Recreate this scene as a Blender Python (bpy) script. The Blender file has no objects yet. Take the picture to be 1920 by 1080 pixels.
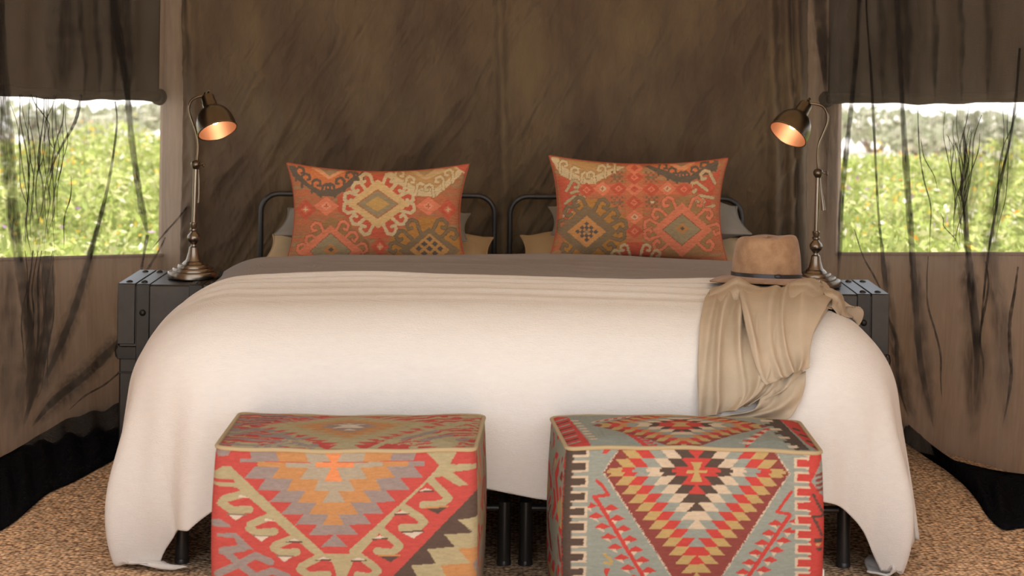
import bpy, math, random
import numpy as np
from mathutils import Vector, Matrix
from mathutils.bvhtree import BVHTree
random.seed(7); rng = np.random.default_rng(7)
scene = bpy.context.scene
col = scene.collection
PI = math.pi

# ------------------------------------------------------------------ camera
F, HC, PX0, PY0 = 3448.0, 1.51, 960.0, 70.0      # focal length in px, eye height, principal point
ROLL = math.radians(0.8); CR, SR = math.cos(ROLL), math.sin(ROLL)
cam_d = bpy.data.cameras.new('camera'); cam = bpy.data.objects.new('camera', cam_d); col.objects.link(cam)
cam_d.sensor_width = 36; cam_d.lens = F / 1920 * 36
cam_d.shift_y = -(540 - PY0) / 1920
cam_d.clip_end = 600
cam_d.dof.use_dof = True; cam_d.dof.focus_distance = 5.8; cam_d.dof.aperture_fstop = 4.0
cam.matrix_world = Matrix(((CR, -SR, 0, 0), (0, 0, -1, 0), (SR, CR, 0, HC), (0, 0, 0, 1)))
scene.camera = cam

def U(px, py, d):
    dx, dy = px - PX0, py - PY0
    return Vector(((dx * CR + dy * SR) * d / F, d, HC - (-dx * SR + dy * CR) * d / F))
def proj(x, y, z):
    xu, yu = x * F / y, (HC - z) * F / y
    return PX0 + xu * CR - yu * SR, PY0 + xu * SR + yu * CR
def UF(px, py, z=0.0):                      # point of the horizontal plane at height z
    dx, dy = px - PX0, py - PY0
    d = (HC - z) * F / (-dx * SR + dy * CR)
    return U(px, py, d)

# ------------------------------------------------------------------ world, sun, exposure
wd = bpy.data.worlds.new('sky'); scene.world = wd; wd.use_nodes = True
nt = wd.node_tree; bg = nt.nodes['Background']
tc = nt.nodes.new('ShaderNodeTexCoord'); nz = nt.nodes.new('ShaderNodeTexNoise'); nz.inputs['Scale'].default_value = 2.2
nz.inputs['Detail'].default_value = 5
rp = nt.nodes.new('ShaderNodeValToRGB')
rp.color_ramp.elements[0].position = 0.35; rp.color_ramp.elements[0].color = (0.80, 0.88, 1.0, 1)
rp.color_ramp.elements[1].position = 0.62; rp.color_ramp.elements[1].color = (1.0, 0.985, 0.97, 1)
nt.links.new(tc.outputs['Generated'], nz.inputs['Vector']); nt.links.new(nz.outputs['Fac'], rp.inputs['Fac'])
nt.links.new(rp.outputs['Color'], bg.inputs['Color']); bg.inputs['Strength'].default_value = 1.15
sun_d = bpy.data.lights.new('sun', 'SUN'); sun = bpy.data.objects.new('sun', sun_d); col.objects.link(sun)
sun_d.energy = 4.2; sun_d.angle = math.radians(1.5); sun_d.color = (1.0, 0.96, 0.90)
sun.rotation_euler = Vector((-0.22, 0.36, -1.0)).to_track_quat('-Z', 'Y').to_euler()
vs = scene.view_settings
vs.view_transform = 'Standard'; vs.look = 'None'; vs.gamma = 1; vs.use_curve_mapping = False
vs.exposure = 0.91

# ------------------------------------------------------------------ helpers
def lin(r, g, b):
    f = lambda c: (c / 255 / 12.92) if c / 255 <= 0.04045 else ((c / 255 + 0.055) / 1.055) ** 2.4
    return (f(r), f(g), f(b))
def tag(o, label=None, cat=None, group=None, kind=None):
    if label: o['label'] = label
    if cat: o['category'] = cat
    if group: o['group'] = group
    if kind: o['kind'] = kind
    return o
def empty(name, loc=(0, 0, 0), label=None, cat=None, group=None):
    o = bpy.data.objects.new(name, None); col.objects.link(o); o.location = loc; o.empty_display_size = 0.05
    return tag(o, label, cat, group)
def link(name, me, m=None, parent=None, smooth=True):
    o = bpy.data.objects.new(name, me); col.objects.link(o)
    if m is not None: me.materials.append(m)
    if smooth: me.polygons.foreach_set('use_smooth', [True] * len(me.polygons))
    if parent is not None:
        o.parent = parent
        o.matrix_parent_inverse = Matrix.Translation(-Vector(parent.location)) if parent.parent is None else Matrix.Identity(4)
    return o
class MB:
    def __init__(s): s.v = []; s.f = []
    def add(s, vs_, fs_):
        n = len(s.v); s.v += [tuple(p) for p in vs_]; s.f += [tuple(i + n for i in f) for f in fs_]; return s
    def box(s, x0, x1, y0, y1, z0, z1, b=0.0):
        if b <= 0:
            V = [(x, y, z) for z in (z0, z1) for y in (y0, y1) for x in (x0, x1)]
            return s.add(V, [(0, 2, 3, 1), (4, 5, 7, 6), (0, 1, 5, 4), (2, 6, 7, 3), (0, 4, 6, 2), (1, 3, 7, 5)])
        # chamfered box: three loops of points per corner
        V = []; idx = {}
        for i, x in enumerate((x0, x1)):
            for j, y in enumerate((y0, y1)):
                for k, z in enumerate((z0, z1)):
                    sx, sy, sz = (1 - 2 * i) * b, (1 - 2 * j) * b, (1 - 2 * k) * b
                    idx[i, j, k] = len(V); V += [(x, y + sy, z + sz), (x + sx, y, z + sz), (x + sx, y + sy, z)]
        fs = []
        for i in (0, 1): fs.append([idx[i, 0, 0], idx[i, 1, 0], idx[i, 1, 1], idx[i, 0, 1]][::(1 if i == 0 else -1)][::-1])
        for j in (0, 1): fs.append([idx[0, j, 0] + 1, idx[1, j, 0] + 1, idx[1, j, 1] + 1, idx[0, j, 1] + 1][::(1 if j == 0 else -1)])
        for k in (0, 1): fs.append([idx[0, 0, k] + 2, idx[1, 0, k] + 2, idx[1, 1, k] + 2, idx[0, 1, k] + 2][::(-1 if k == 0 else 1)])
        for i in (0, 1):
            for j in (0, 1): fs.append([idx[i, j, 0], idx[i, j, 1], idx[i, j, 1] + 1, idx[i, j, 0] + 1])
        for i in (0, 1):
            for k in (0, 1): fs.append([idx[i, 0, k], idx[i, 1, k], idx[i, 1, k] + 2, idx[i, 0, k] + 2])
        for j in (0, 1):
            for k in (0, 1): fs.append([idx[0, j, k] + 1, idx[1, j, k] + 1, idx[1, j, k] + 2, idx[0, j, k] + 2])
        for key in idx: fs.append([idx[key], idx[key] + 1, idx[key] + 2])
        return s.add(V, fs)
    def tube(s, pts, r, n=12, cap=True, flat=1.0):
        pts = [Vector(p) for p in pts]; m = len(pts)
        rr = r if hasattr(r, '__len__') else [r] * m
        t0 = (pts[1] - pts[0]).normalized()
        up = Vector((0, 0, 1)) if abs(t0.z) < 0.9 else Vector((1, 0, 0))
        nrm = (up - t0 * up.dot(t0)).normalized(); V = []
        for i, p in enumerate(pts):
            t = (pts[min(i + 1, m - 1)] - pts[max(i - 1, 0)]).normalized()
            nrm = (nrm - t * nrm.dot(t)).normalized(); b = t.cross(nrm)
            for k in range(n):
                a = 2 * PI * k / n; V.append(p + (nrm * math.cos(a) + b * math.sin(a) * flat) * rr[i])
        fs = [(i * n + k, i * n + (k + 1) % n, (i + 1) * n + (k + 1) % n, (i + 1) * n + k) for i in range(m - 1) for k in range(n)]
        if cap: fs += [tuple(range(n))[::-1], tuple((m - 1) * n + k for k in range(n))]
        return s.add(V, fs)
    def lathe(s, prof, n=32, M=None, cap=True):          # prof: (r, z) list
        V = []
        for r, z in prof:
            for k in range(n):
                a = 2 * PI * k / n; V.append(Vector((r * math.cos(a), r * math.sin(a), z)))
        if M is not None: V = [M @ v for v in V]
        m = len(prof)
        fs = [(i * n + k, i * n + (k + 1) % n, (i + 1) * n + (k + 1) % n, (i + 1) * n + k) for i in range(m - 1) for k in range(n)]
        if cap: fs += [tuple(range(n))[::-1], tuple((m - 1) * n + k for k in range(n))]
        return s.add(V, fs)
    def build(s, name, m, parent=None, smooth=True, fix=True):
        me = bpy.data.meshes.new(name); me.from_pydata(s.v, [], s.f)
        if fix:
            import bmesh
            bm = bmesh.new(); bm.from_mesh(me); bmesh.ops.recalc_face_normals(bm, faces=bm.faces); bm.to_mesh(me); bm.free()
        me.update()
        o = link(name, me, m, parent, smooth)
        if smooth: sharp(o)
        return o
def sharp(o, ang=40):
    me = o.data
    try: me.set_sharp_from_angle(angle=math.radians(ang))
    except Exception: pass
def grid_mesh(name, P, m=None, parent=None, colors=None, closed_u=False):
    nv, nu = P.shape[:2]
    me = bpy.data.meshes.new(name)
    i, j = np.meshgrid(np.arange(nv - 1), np.arange(nu if closed_u else nu - 1), indexing='ij')
    j2 = (j + 1) % nu
    q = np.stack([i * nu + j, i * nu + j2, (i + 1) * nu + j2, (i + 1) * nu + j], -1).reshape(-1, 4)
    me.vertices.add(nv * nu); me.vertices.foreach_set('co', P.reshape(-1).astype(np.float32))
    me.loops.add(q.size); me.loops.foreach_set('vertex_index', q.reshape(-1).astype(np.int32))
    me.polygons.add(len(q)); me.polygons.foreach_set('loop_start', np.arange(0, q.size, 4, dtype=np.int32))
    try: me.polygons.foreach_set('loop_total', np.full(len(q), 4, dtype=np.int32))
    except Exception: pass
    me.update(calc_edges=True)
    if colors is not None:
        a = me.attributes.new('Col', 'FLOAT_COLOR', 'POINT')
        c = np.ones((nv * nu, 4), np.float32); c[:, :3] = colors.reshape(-1, 3); a.data.foreach_set('color', c.reshape(-1))
    return link(name, me, m, parent, True)
def quads_mesh(name, V, m, parent=None, colors=None):     # V: (n,4,3) loose quads
    n = len(V); me = bpy.data.meshes.new(name)
    me.vertices.add(n * 4); me.vertices.foreach_set('co', V.reshape(-1).astype(np.float32))
    me.loops.add(n * 4); me.loops.foreach_set('vertex_index', np.arange(n * 4, dtype=np.int32))
    me.polygons.add(n); me.polygons.foreach_set('loop_start', np.arange(0, n * 4, 4, dtype=np.int32))
    try: me.polygons.foreach_set('loop_total', np.full(n, 4, dtype=np.int32))
    except Exception: pass
    me.update(calc_edges=True)
    if colors is not None:
        a = me.attributes.new('Col', 'FLOAT_COLOR', 'POINT')
        c = np.ones((n, 4, 4), np.float32); c[:, :, :3] = colors[:, None, :]; a.data.foreach_set('color', c.reshape(-1))
    return link(name, me, m, parent, False)
_tab = np.random.default_rng(3).random((256, 256))
def vnoise(x, y, seed=0):
    x = np.asarray(x, float) + seed * 17.31; y = np.asarray(y, float) + seed * 5.77
    xi, yi = np.floor(x).astype(int), np.floor(y).astype(int); fx, fy = x - xi, y - yi
    fx = fx * fx * fx * (fx * (fx * 6 - 15) + 10); fy = fy * fy * fy * (fy * (fy * 6 - 15) + 10)
    t = lambda a, b: _tab[a & 255, b & 255]
    return (t(xi, yi) * (1 - fx) + t(xi + 1, yi) * fx) * (1 - fy) + (t(xi, yi + 1) * (1 - fx) + t(xi + 1, yi + 1) * fx) * fy
def fbm(x, y, oct=4, seed=0):
    s = 0; a = 0.5
    for k in range(oct): s = s + a * vnoise(x * 2 ** k, y * 2 ** k, seed + k); a *= 0.5
    return s
def ridge(x, y, oct=3, seed=0):
    s = 0; a = 0.5
    for k in range(oct): s = s + a * (1 - np.abs(2 * vnoise(x * 2 ** k, y * 2 ** k, seed + k) - 1)) ** 2; a *= 0.5
    return s
def sstep(a, b, x): t = np.clip((x - a) / (b - a), 0, 1); return t * t * (3 - 2 * t)
def interp(pts, n):
    """smooth (Catmull-Rom) resampling of a polyline of tuples"""
    P = np.array(pts, float); m = len(P); out = []
    for t in np.linspace(0, m - 1, n):
        i = min(int(t), m - 2); f = t - i
        p0, p1, p2, p3 = P[max(i - 1, 0)], P[i], P[i + 1], P[min(i + 2, m - 1)]
        out.append(0.5 * (2 * p1 + (p2 - p0) * f + (2 * p0 - 5 * p1 + 4 * p2 - p3) * f * f + (3 * p1 - p0 - 3 * p2 + p3) * f ** 3))
    return np.array(out)

# ------------------------------------------------------------------ materials
def mat(name, color, rough=0.8, metal=0.0, var=0.0, vscale=6.0, bump=0.0, bscale=300.0, attr=None, weave=0.0, wscale=400.0,
        sheen=0.0, trans=0.0, bdist=0.003, rot=None, emit=None, estr=0.0, spec=0.5, color2=None, stretch=None, aniso=0.0):
    m = bpy.data.materials.new(name); m.use_nodes = True; t = m.node_tree; N = t.nodes; L = t.links
    b = N['Principled BSDF']; b.inputs['Roughness'].default_value = rough; b.inputs['Metallic'].default_value = metal
    b.inputs['Specular IOR Level'].default_value = spec
    if aniso: b.inputs['Anisotropic'].default_value = aniso
    if sheen: b.inputs['Sheen Weight'].default_value = sheen
    co = N.new('ShaderNodeTexCoord')
    vec = co.outputs['Object']
    if stretch:
        mp = N.new('ShaderNodeMapping'); mp.inputs['Scale'].default_value = stretch; mp.inputs['Rotation'].default_value = rot or (0, 0, 0); L.new(vec, mp.inputs['Vector']); vec = mp.outputs['Vector']
    if attr:
        at = N.new('ShaderNodeAttribute'); at.attribute_name = attr; c = at.outputs['Color']
    else:
        rg = N.new('ShaderNodeRGB'); rg.outputs[0].default_value = (*color, 1); c = rg.outputs[0]
    if var or color2:
        n1 = N.new('ShaderNodeTexNoise'); n1.inputs['Scale'].default_value = vscale; n1.inputs['Detail'].default_value = 6
        n1.inputs['Roughness'].default_value = 0.65; L.new(vec, n1.inputs['Vector'])
        mx = N.new('ShaderNodeMix'); mx.data_type = 'RGBA'
        if color2:
            rr = N.new('ShaderNodeValToRGB'); rr.color_ramp.elements[0].position = 0.38; rr.color_ramp.elements[1].position = 0.62
            L.new(n1.outputs['Fac'], rr.inputs['Fac']); L.new(rr.outputs['Color'], mx.inputs[0])
            L.new(c, mx.inputs[6]); mx.inputs[7].default_value = (*color2, 1)
        else:
            mr = N.new('ShaderNodeMapRange'); mr.inputs[1].default_value = 0.25; mr.inputs[2].default_value = 0.75
            mr.inputs[3].default_value = 1 - var; mr.inputs[4].default_value = 1 + var
            L.new(n1.outputs['Fac'], mr.inputs[0])
            mx.blend_type = 'MULTIPLY'; mx.inputs[0].default_value = 1; L.new(c, mx.inputs[6]); L.new(mr.outputs[0], mx.inputs[7])
        c = mx.outputs[2]
    hs = []
    if bump:
        n2 = N.new('ShaderNodeTexNoise'); n2.inputs['Scale'].default_value = bscale; n2.inputs['Detail'].default_value = 3
        L.new(vec, n2.inputs['Vector']); hs.append((n2.outputs['Fac'], bump))
    if weave:
        for dr in ('X', 'Z'):
            w = N.new('ShaderNodeTexWave'); w.bands_direction = dr; w.inputs['Scale'].default_value = wscale
            w.inputs['Distortion'].default_value = 1.2; w.inputs['Detail'].default_value = 1; L.new(co.outputs['Object'], w.inputs['Vector'])
            hs.append((w.outputs['Fac'], weave))
    prev = None
    for h, st in hs:
        bp = N.new('ShaderNodeBump'); bp.inputs['Strength'].default_value = st; bp.inputs['Distance'].default_value = bdist if h is hs[0][0] else 0.003
        L.new(h, bp.inputs['Height'])
        if prev: L.new(prev, bp.inputs['Normal'])
        prev = bp.outputs['Normal']
    if prev: L.new(prev, b.inputs['Normal'])
    L.new(c, b.inputs['Base Color'])
    if emit: b.inputs['Emission Color'].default_value = (*emit, 1); b.inputs['Emission Strength'].default_value = estr
    if trans:
        tr = N.new('ShaderNodeBsdfTranslucent'); L.new(c, tr.inputs['Color'])
        ms = N.new('ShaderNodeMixShader'); ms.inputs[0].default_value = trans
        L.new(b.outputs[0], ms.inputs[1]); L.new(tr.outputs[0], ms.inputs[2]); L.new(ms.outputs[0], N['Material Output'].inputs['Surface'])
    return m
def net_mat(name, alpha, color, thread=0.12, dens=False):
    m = bpy.data.materials.new(name); m.use_nodes = True; t = m.node_tree; N = t.nodes; L = t.links
    for n in list(N):
        if n.type == 'BSDF_PRINCIPLED': N.remove(n)
    d = N.new('ShaderNodeBsdfDiffuse'); d.inputs['Color'].default_value = (*color, 1)
    tl = N.new('ShaderNodeBsdfTranslucent'); tl.inputs['Color'].default_value = (*color, 1)
    dm = N.new('ShaderNodeMixShader'); dm.inputs[0].default_value = 0.3; L.new(d.outputs[0], dm.inputs[1]); L.new(tl.outputs[0], dm.inputs[2])
    tr = N.new('ShaderNodeBsdfTransparent'); mx = N.new('ShaderNodeMixShader')
    co = N.new('ShaderNodeTexCoord'); mp = N.new('ShaderNodeMapping'); mp.inputs['Scale'].default_value = (1, 1, 0.12)
    nz = N.new('ShaderNodeTexNoise'); nz.inputs['Scale'].default_value = 60; nz.inputs['Detail'].default_value = 4
    L.new(co.outputs['Object'], mp.inputs['Vector']); L.new(mp.outputs[0], nz.inputs['Vector'])
    mr = N.new('ShaderNodeMapRange'); mr.inputs[1].default_value = 0.3; mr.inputs[2].default_value = 0.7
    mr.inputs[3].default_value = max(0, alpha - thread); mr.inputs[4].default_value = min(1, alpha + thread)
    L.new(nz.outputs['Fac'], mr.inputs[0]); fac = mr.outputs[0]
    if dens:                                       # how many layers of the net lie over each other
        at = N.new('ShaderNodeAttribute'); at.attribute_name = 'layers'; mu = N.new('ShaderNodeMath'); mu.operation = 'MULTIPLY'
        L.new(fac, mu.inputs[0]); L.new(at.outputs['Fac'], mu.inputs[1]); fac = mu.outputs[0]
    L.new(fac, mx.inputs[0])
    L.new(tr.outputs[0], mx.inputs[1]); L.new(dm.outputs[0], mx.inputs[2]); L.new(mx.outputs[0], N['Material Output'].inputs['Surface'])
    return m
M = {}
M['canvas'] = mat('tan_canvas', lin(196, 174, 154), 0.9, var=0.10, vscale=3, bump=0.25, bscale=180, weave=0.12, wscale=260, trans=0.4)
M['roof'] = mat('roof_canvas', lin(196, 180, 158), 0.9, var=0.08, vscale=3, trans=0.5)
M['drape'] = mat('olive_drape', lin(112, 95, 72), 0.95, color2=lin(88, 72, 58), vscale=2.6, bump=1.0, bscale=16, bdist=0.022, stretch=(1, 1, 0.36), rot=(0, math.radians(28), 0), weave=0.2, wscale=220, sheen=0.05, spec=0.2)  # second colour streaks along the diagonal, painting in wrinkle shading
M['flap'] = mat('flap_canvas', lin(72, 61, 46), 0.95, var=0.12, vscale=4, bump=0.3, bscale=150, weave=0.2, wscale=230, trans=0.08, spec=0.2)
M['net'] = net_mat('netting', 0.28, lin(146, 136, 124), 0.08)  # paler than the gathered net: lit haze put into its colour
M['net_veil'] = net_mat('doubled_netting', 0.55, lin(60, 54, 50), 0.25, True)
M['net_fold'] = net_mat('gathered_netting', 0.82, lin(46, 42, 40), 0.2, True)
M['net_pool'] = net_mat('pooled_netting', 0.97, lin(30, 29, 32), 0.03)
M['blanket'] = mat('cream_linen', lin(230, 223, 215), 0.95, var=0.03, vscale=60, bump=0.5, bscale=240, weave=0.3, wscale=170, stretch=(0.5, 1, 1.3), sheen=0.15, spec=0.2)
M['spread'] = mat('grey_cotton', lin(150, 144, 142), 0.95, var=0.06, vscale=8, bump=0.3, bscale=300, weave=0.2, wscale=300, spec=0.2)
M['khaki'] = mat('khaki_cotton', lin(186, 160, 124), 0.95, var=0.05, vscale=7, bump=0.3, bscale=200, spec=0.2)
M['greypillow'] = mat('blue_grey_cotton', lin(142, 138, 130), 0.95, var=0.06, vscale=7, bump=0.3, bscale=200, spec=0.2)
M['mattress'] = mat('mattress_ticking', lin(150, 140, 128), 0.95, var=0.04)
M['kilim'] = mat('kilim_wool', (1, 1, 1), 0.95, var=0.10, vscale=130, bump=0.35, bscale=500, attr='Col', weave=0.35, wscale=240, spec=0.15, stretch=(0.25, 1, 1.6))
M['cushion'] = mat('kilim_cushion_wool', (1, 1, 1), 0.95, var=0.09, vscale=120, bump=0.3, bscale=500, attr='Col', weave=0.35, wscale=260, spec=0.15, stretch=(0.3, 1, 1.6))
M['piping'] = mat('beige_piping', lin(160, 142, 108), 0.9, bump=0.3, bscale=900)
M['blackmetal'] = mat('black_steel', lin(66, 63, 61), 0.36, 0.55, var=0.1, vscale=30, bump=0.05, bscale=120)
M['trunk'] = mat('grey_trunk_steel', lin(70, 67, 64), 0.42, 0.75, var=0.16, vscale=14, bump=0.12, bscale=40)
M['trunkdark'] = mat('dark_trunk_edge', lin(58, 56, 54), 0.4, 0.75, var=0.16, vscale=20, bump=0.1, bscale=50)
M['brass'] = mat('antique_brass', lin(134, 122, 108), 0.26, 1.0, var=0.10, vscale=25, bump=0.03, bscale=200)
M['shade'] = mat('bronze_shade', lin(108, 96, 82), 0.28, 1.0, var=0.10, vscale=20, bump=0.03, bscale=200)
M['copper'] = mat('copper_lining', lin(204, 160, 132), 0.42, 0.8, var=0.05)
M['bulb'] = mat('warm_bulb', (1, 0.9, 0.75), 0.3, emit=(1.0, 0.72, 0.42), estr=3.0)
M['felt'] = mat('brown_felt', lin(164, 130, 98), 0.95, color2=lin(140, 106, 78), vscale=16, bump=0.3, bscale=350, sheen=0.2, spec=0.15)
M['leather'] = mat('black_leather', lin(46, 40, 40), 0.35, bump=0.1, bscale=200)
M['scarf'] = mat('khaki_gauze', lin(200, 180, 154), 0.95, var=0.07, vscale=12, bump=0.4, bscale=260, weave=0.3, wscale=300, trans=0.1, spec=0.15)
M['tagm'] = mat('white_tag', lin(215, 210, 205), 0.6)
M['meadow'] = mat('meadow_soil', lin(112, 124, 52), 0.95, var=0.3, vscale=3)
M['leaf'] = mat('meadow_leaf', (1, 1, 1), 0.7, attr='Col', trans=0.4)
M['pan'] = mat('pale_dry_ground', lin(226, 220, 212), 0.95, var=0.12, vscale=0.25)
# seagrass floor: fine woven cells, colour and relief only
def seagrass():
    m = bpy.data.materials.new('seagrass_matting'); m.use_nodes = True; t = m.node_tree; N = t.nodes; L = t.links; b = N['Principled BSDF']
    b.inputs['Roughness'].default_value = 0.85; b.inputs['Specular IOR Level'].default_value = 0.3
    co = N.new('ShaderNodeTexCoord'); mp = N.new('ShaderNodeMapping'); mp.inputs['Scale'].default_value = (1.0, 1.9, 1)
    vo = N.new('ShaderNodeTexVoronoi'); vo.inputs['Scale'].default_value = 75; vo.inputs['Randomness'].default_value = 0.75
    n1 = N.new('ShaderNodeTexNoise'); n1.inputs['Scale'].default_value = 5; n1.inputs['Detail'].default_value = 8
    L.new(co.outputs['Object'], mp.inputs['Vector']); L.new(mp.outputs[0], vo.inputs['Vector']); L.new(co.outputs['Object'], n1.inputs['Vector'])
    r = N.new('ShaderNodeValToRGB'); e = r.color_ramp.elements
    e[0].position = 0.0; e[0].color = (*lin(246, 218, 182), 1); e[1].position = 0.75; e[1].color = (*lin(118, 86, 60), 1)
    x = e.new(0.4); x.color = (*lin(226, 190, 152), 1)
    L.new(vo.outputs['Distance'], r.inputs['Fac'])
    sep = N.new('ShaderNodeSeparateColor'); L.new(vo.outputs['Color'], sep.inputs[0])
    mr = N.new('ShaderNodeMapRange'); mr.inputs[3].default_value = 0.78; mr.inputs[4].default_value = 1.5; L.new(sep.outputs[0], mr.inputs[0])
    mr2 = N.new('ShaderNodeMapRange'); mr2.inputs[1].default_value = 0.3; mr2.inputs[2].default_value = 0.7; mr2.inputs[3].default_value = 0.85; mr2.inputs[4].default_value = 1.12
    L.new(n1.outputs['Fac'], mr2.inputs[0])
    mu = N.new('ShaderNodeMath'); mu.operation = 'MULTIPLY'; L.new(mr.outputs[0], mu.inputs[0]); L.new(mr2.outputs[0], mu.inputs[1])
    mx = N.new('ShaderNodeMix'); mx.data_type = 'RGBA'; mx.blend_type = 'MULTIPLY'; mx.inputs[0].default_value = 1
    L.new(r.outputs[0], mx.inputs[6]); L.new(mu.outputs[0], mx.inputs[7]); L.new(mx.outputs[2], b.inputs['Base Color'])
    bp = N.new('ShaderNodeBump'); bp.invert = True; bp.inputs['Strength'].default_value = 0.8; bp.inputs['Distance'].default_value = 0.006
    L.new(vo.outputs['Distance'], bp.inputs['Height']); L.new(bp.outputs[0], b.inputs['Normal'])
    return m
M['seagrass'] = seagrass()

# ------------------------------------------------------------------ tent shell
DB = 7.45                                           # depth of the back wall
XL, XR = -1.41, 1.25                                # where the side panels turn forward
L2, R2 = (-1.8725, 6.2125), (1.9575, 6.175)                # ends of the window panels
TOP = 2.05
tag(MB().box(-2.25, 2.25, 2.4, 7.5, -0.04, 0.0).build('floor', M['seagrass'], smooth=False), 'woven brown seagrass matting covering the tent floor', kind='structure')
def wall_strip(path, z0, z1, th=0.012, n=1):
    mb = MB(); m = len(path)
    V = []
    for (x, y) in path:
        V += [(x, y, z0), (x, y, z1), (x, y + th, z0), (x, y + th, z1)]
    fs = []
    for i in range(m - 1):
        a, b = i * 4, (i + 1) * 4
        fs += [(a, b, b + 1, a + 1), (a + 2, a + 3, b + 3, b + 2), (a + 1, b + 1, b + 3, a + 3), (a, a + 2, b + 2, b)]
    fs += [(0, 1, 3, 2), ((m - 1) * 4, (m - 1) * 4 + 2, (m - 1) * 4 + 3, (m - 1) * 4 + 1)]
    return mb.add(V, fs)
tag(wall_strip([(XL, DB), (XR, DB)], 0, TOP + 0.3).build('wall_back', M['canvas'], smooth=False), 'tan canvas back wall of the tent', kind='structure')
def lerp2(a, b, t): return (a[0] + (b[0] - a[0]) * t, a[1] + (b[1] - a[1]) * t)
def on_wall(px, A, B):                              # plan point of wall line A-B seen at column px (y about 330)
    k = ((px - PX0) * CR + 270 * SR) / F
    # A + t(B-A): x = k*y
    t = (k * A[1] - A[0]) / ((B[0] - A[0]) - k * (B[1] - A[1])); return lerp2(A, B, t)
def wall_with_window(name, A, B, w0, w1, zt0, zb0, zt1, zb1, label, wname, ext):
    """wall panel from A to B with an opening between plan points w0 and w1; z values of top and bottom at both ends"""
    mb = MB()
    n = ((B[1] - A[1]), -(B[0] - A[0])); l = math.hypot(*n); n = (n[0] / l * 0.012, n[1] / l * 0.012)
    if n[1] < 0: n = (-n[0], -n[1])
    def panel(p, q, za, zb, zc, zd):
        V = [(*p, za), (*q, zb), (*q, zc), (*p, zd)]; V += [(v[0] + n[0], v[1] + n[1], v[2]) for v in V]
        mb.add(V, [(0, 1, 2, 3), (7, 6, 5, 4), (0, 4, 5, 1), (1, 5, 6, 2), (2, 6, 7, 3), (3, 7, 4, 0)])
    panel(A, w0, 0, 0, TOP, TOP)
    panel(w0, w1, 0, 0, zb1, zb0)
    panel(w0, w1, zt0, zt1, TOP, TOP)
    panel(w1, B, 0, 0, TOP, TOP)
    panel(B, ext[0], 0, 0, TOP, TOP)
    for a, b in zip(ext[:-1], ext[1:]): panel(a, b, 0, 0, TOP, TOP)
    tag(mb.build(name, M['canvas'], smooth=False, fix=False), label, kind='structure')
    # stitched hem around the opening
    hm = MB(); off = 0.006; hw = 0.02
    o2 = lambda p: (p[0] - n[0] * 0.5, p[1] - n[1] * 0.5)
    loop = [(*o2(w0), zb0), (*o2(w1), zb1), (*o2(w1), zt1), (*o2(w0), zt0), (*o2(w0), zb0)]
    for a, b in zip(loop[:-1], loop[1:]): hm.tube([a, b], 0.007, 8)
    tag(hm.build(wname, M['canvas']), 'stitched hem around the ' + ('left' if A[0] < 0 else 'right') + ' tent window opening', kind='structure')
# left window
A, B = (XL, DB), L2
w0 = on_wall(311, A, B); w1 = on_wall(-60, A, B)
zz = lambda px, py, p: U(px, py, p[1]).z
wall_with_window('wall_left', A, B, w0, w1, zz(305, 186, w0), zz(312, 478, w0), zz(-60, 168, w1), zz(-60, 488, w1),
                 'tan canvas wall panel with the left window opening', 'window_1', [(-2.2, 6.0), (-2.2, 3.5)])
LW0, LW1 = w0, w1
A, B = (XR, DB), R2
w0 = on_wall(1572, A, B); w1 = on_wall(1985, A, B)
wall_with_window('wall_right', A, B, w0, w1, zz(1570, 190, w0), zz(1585, 476, w0), zz(1985, 184, w1), zz(1985, 476, w1),
                 'tan canvas wall panel with the right window opening', 'window_2', [(2.2, 5.95), (2.2, 3.5)])
RW0, RW1 = w0, w1
# roof: two slopes and a gable behind
rf = MB()
rf.add([(-2.2, 3.5, TOP), (-2.2, 7.47, TOP), (0, 7.47, 2.75), (0, 3.5, 2.75), (2.2, 3.5, TOP), (2.2, 7.47, TOP),
        (-2.2, 3.5, TOP + .015), (-2.2, 7.47, TOP + .015), (0, 7.47, 2.765), (0, 3.5, 2.765), (2.2, 3.5, TOP + .015), (2.2, 7.47, TOP + .015)],
       [(0, 1, 2, 3), (3, 2, 5, 4), (6, 9, 8, 7), (9, 10, 11, 8), (1, 5, 2)])
tag(rf.build('ceiling', M['roof'], smooth=False, fix=False), 'sloping canvas roof of the tent', kind='structure')

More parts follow.
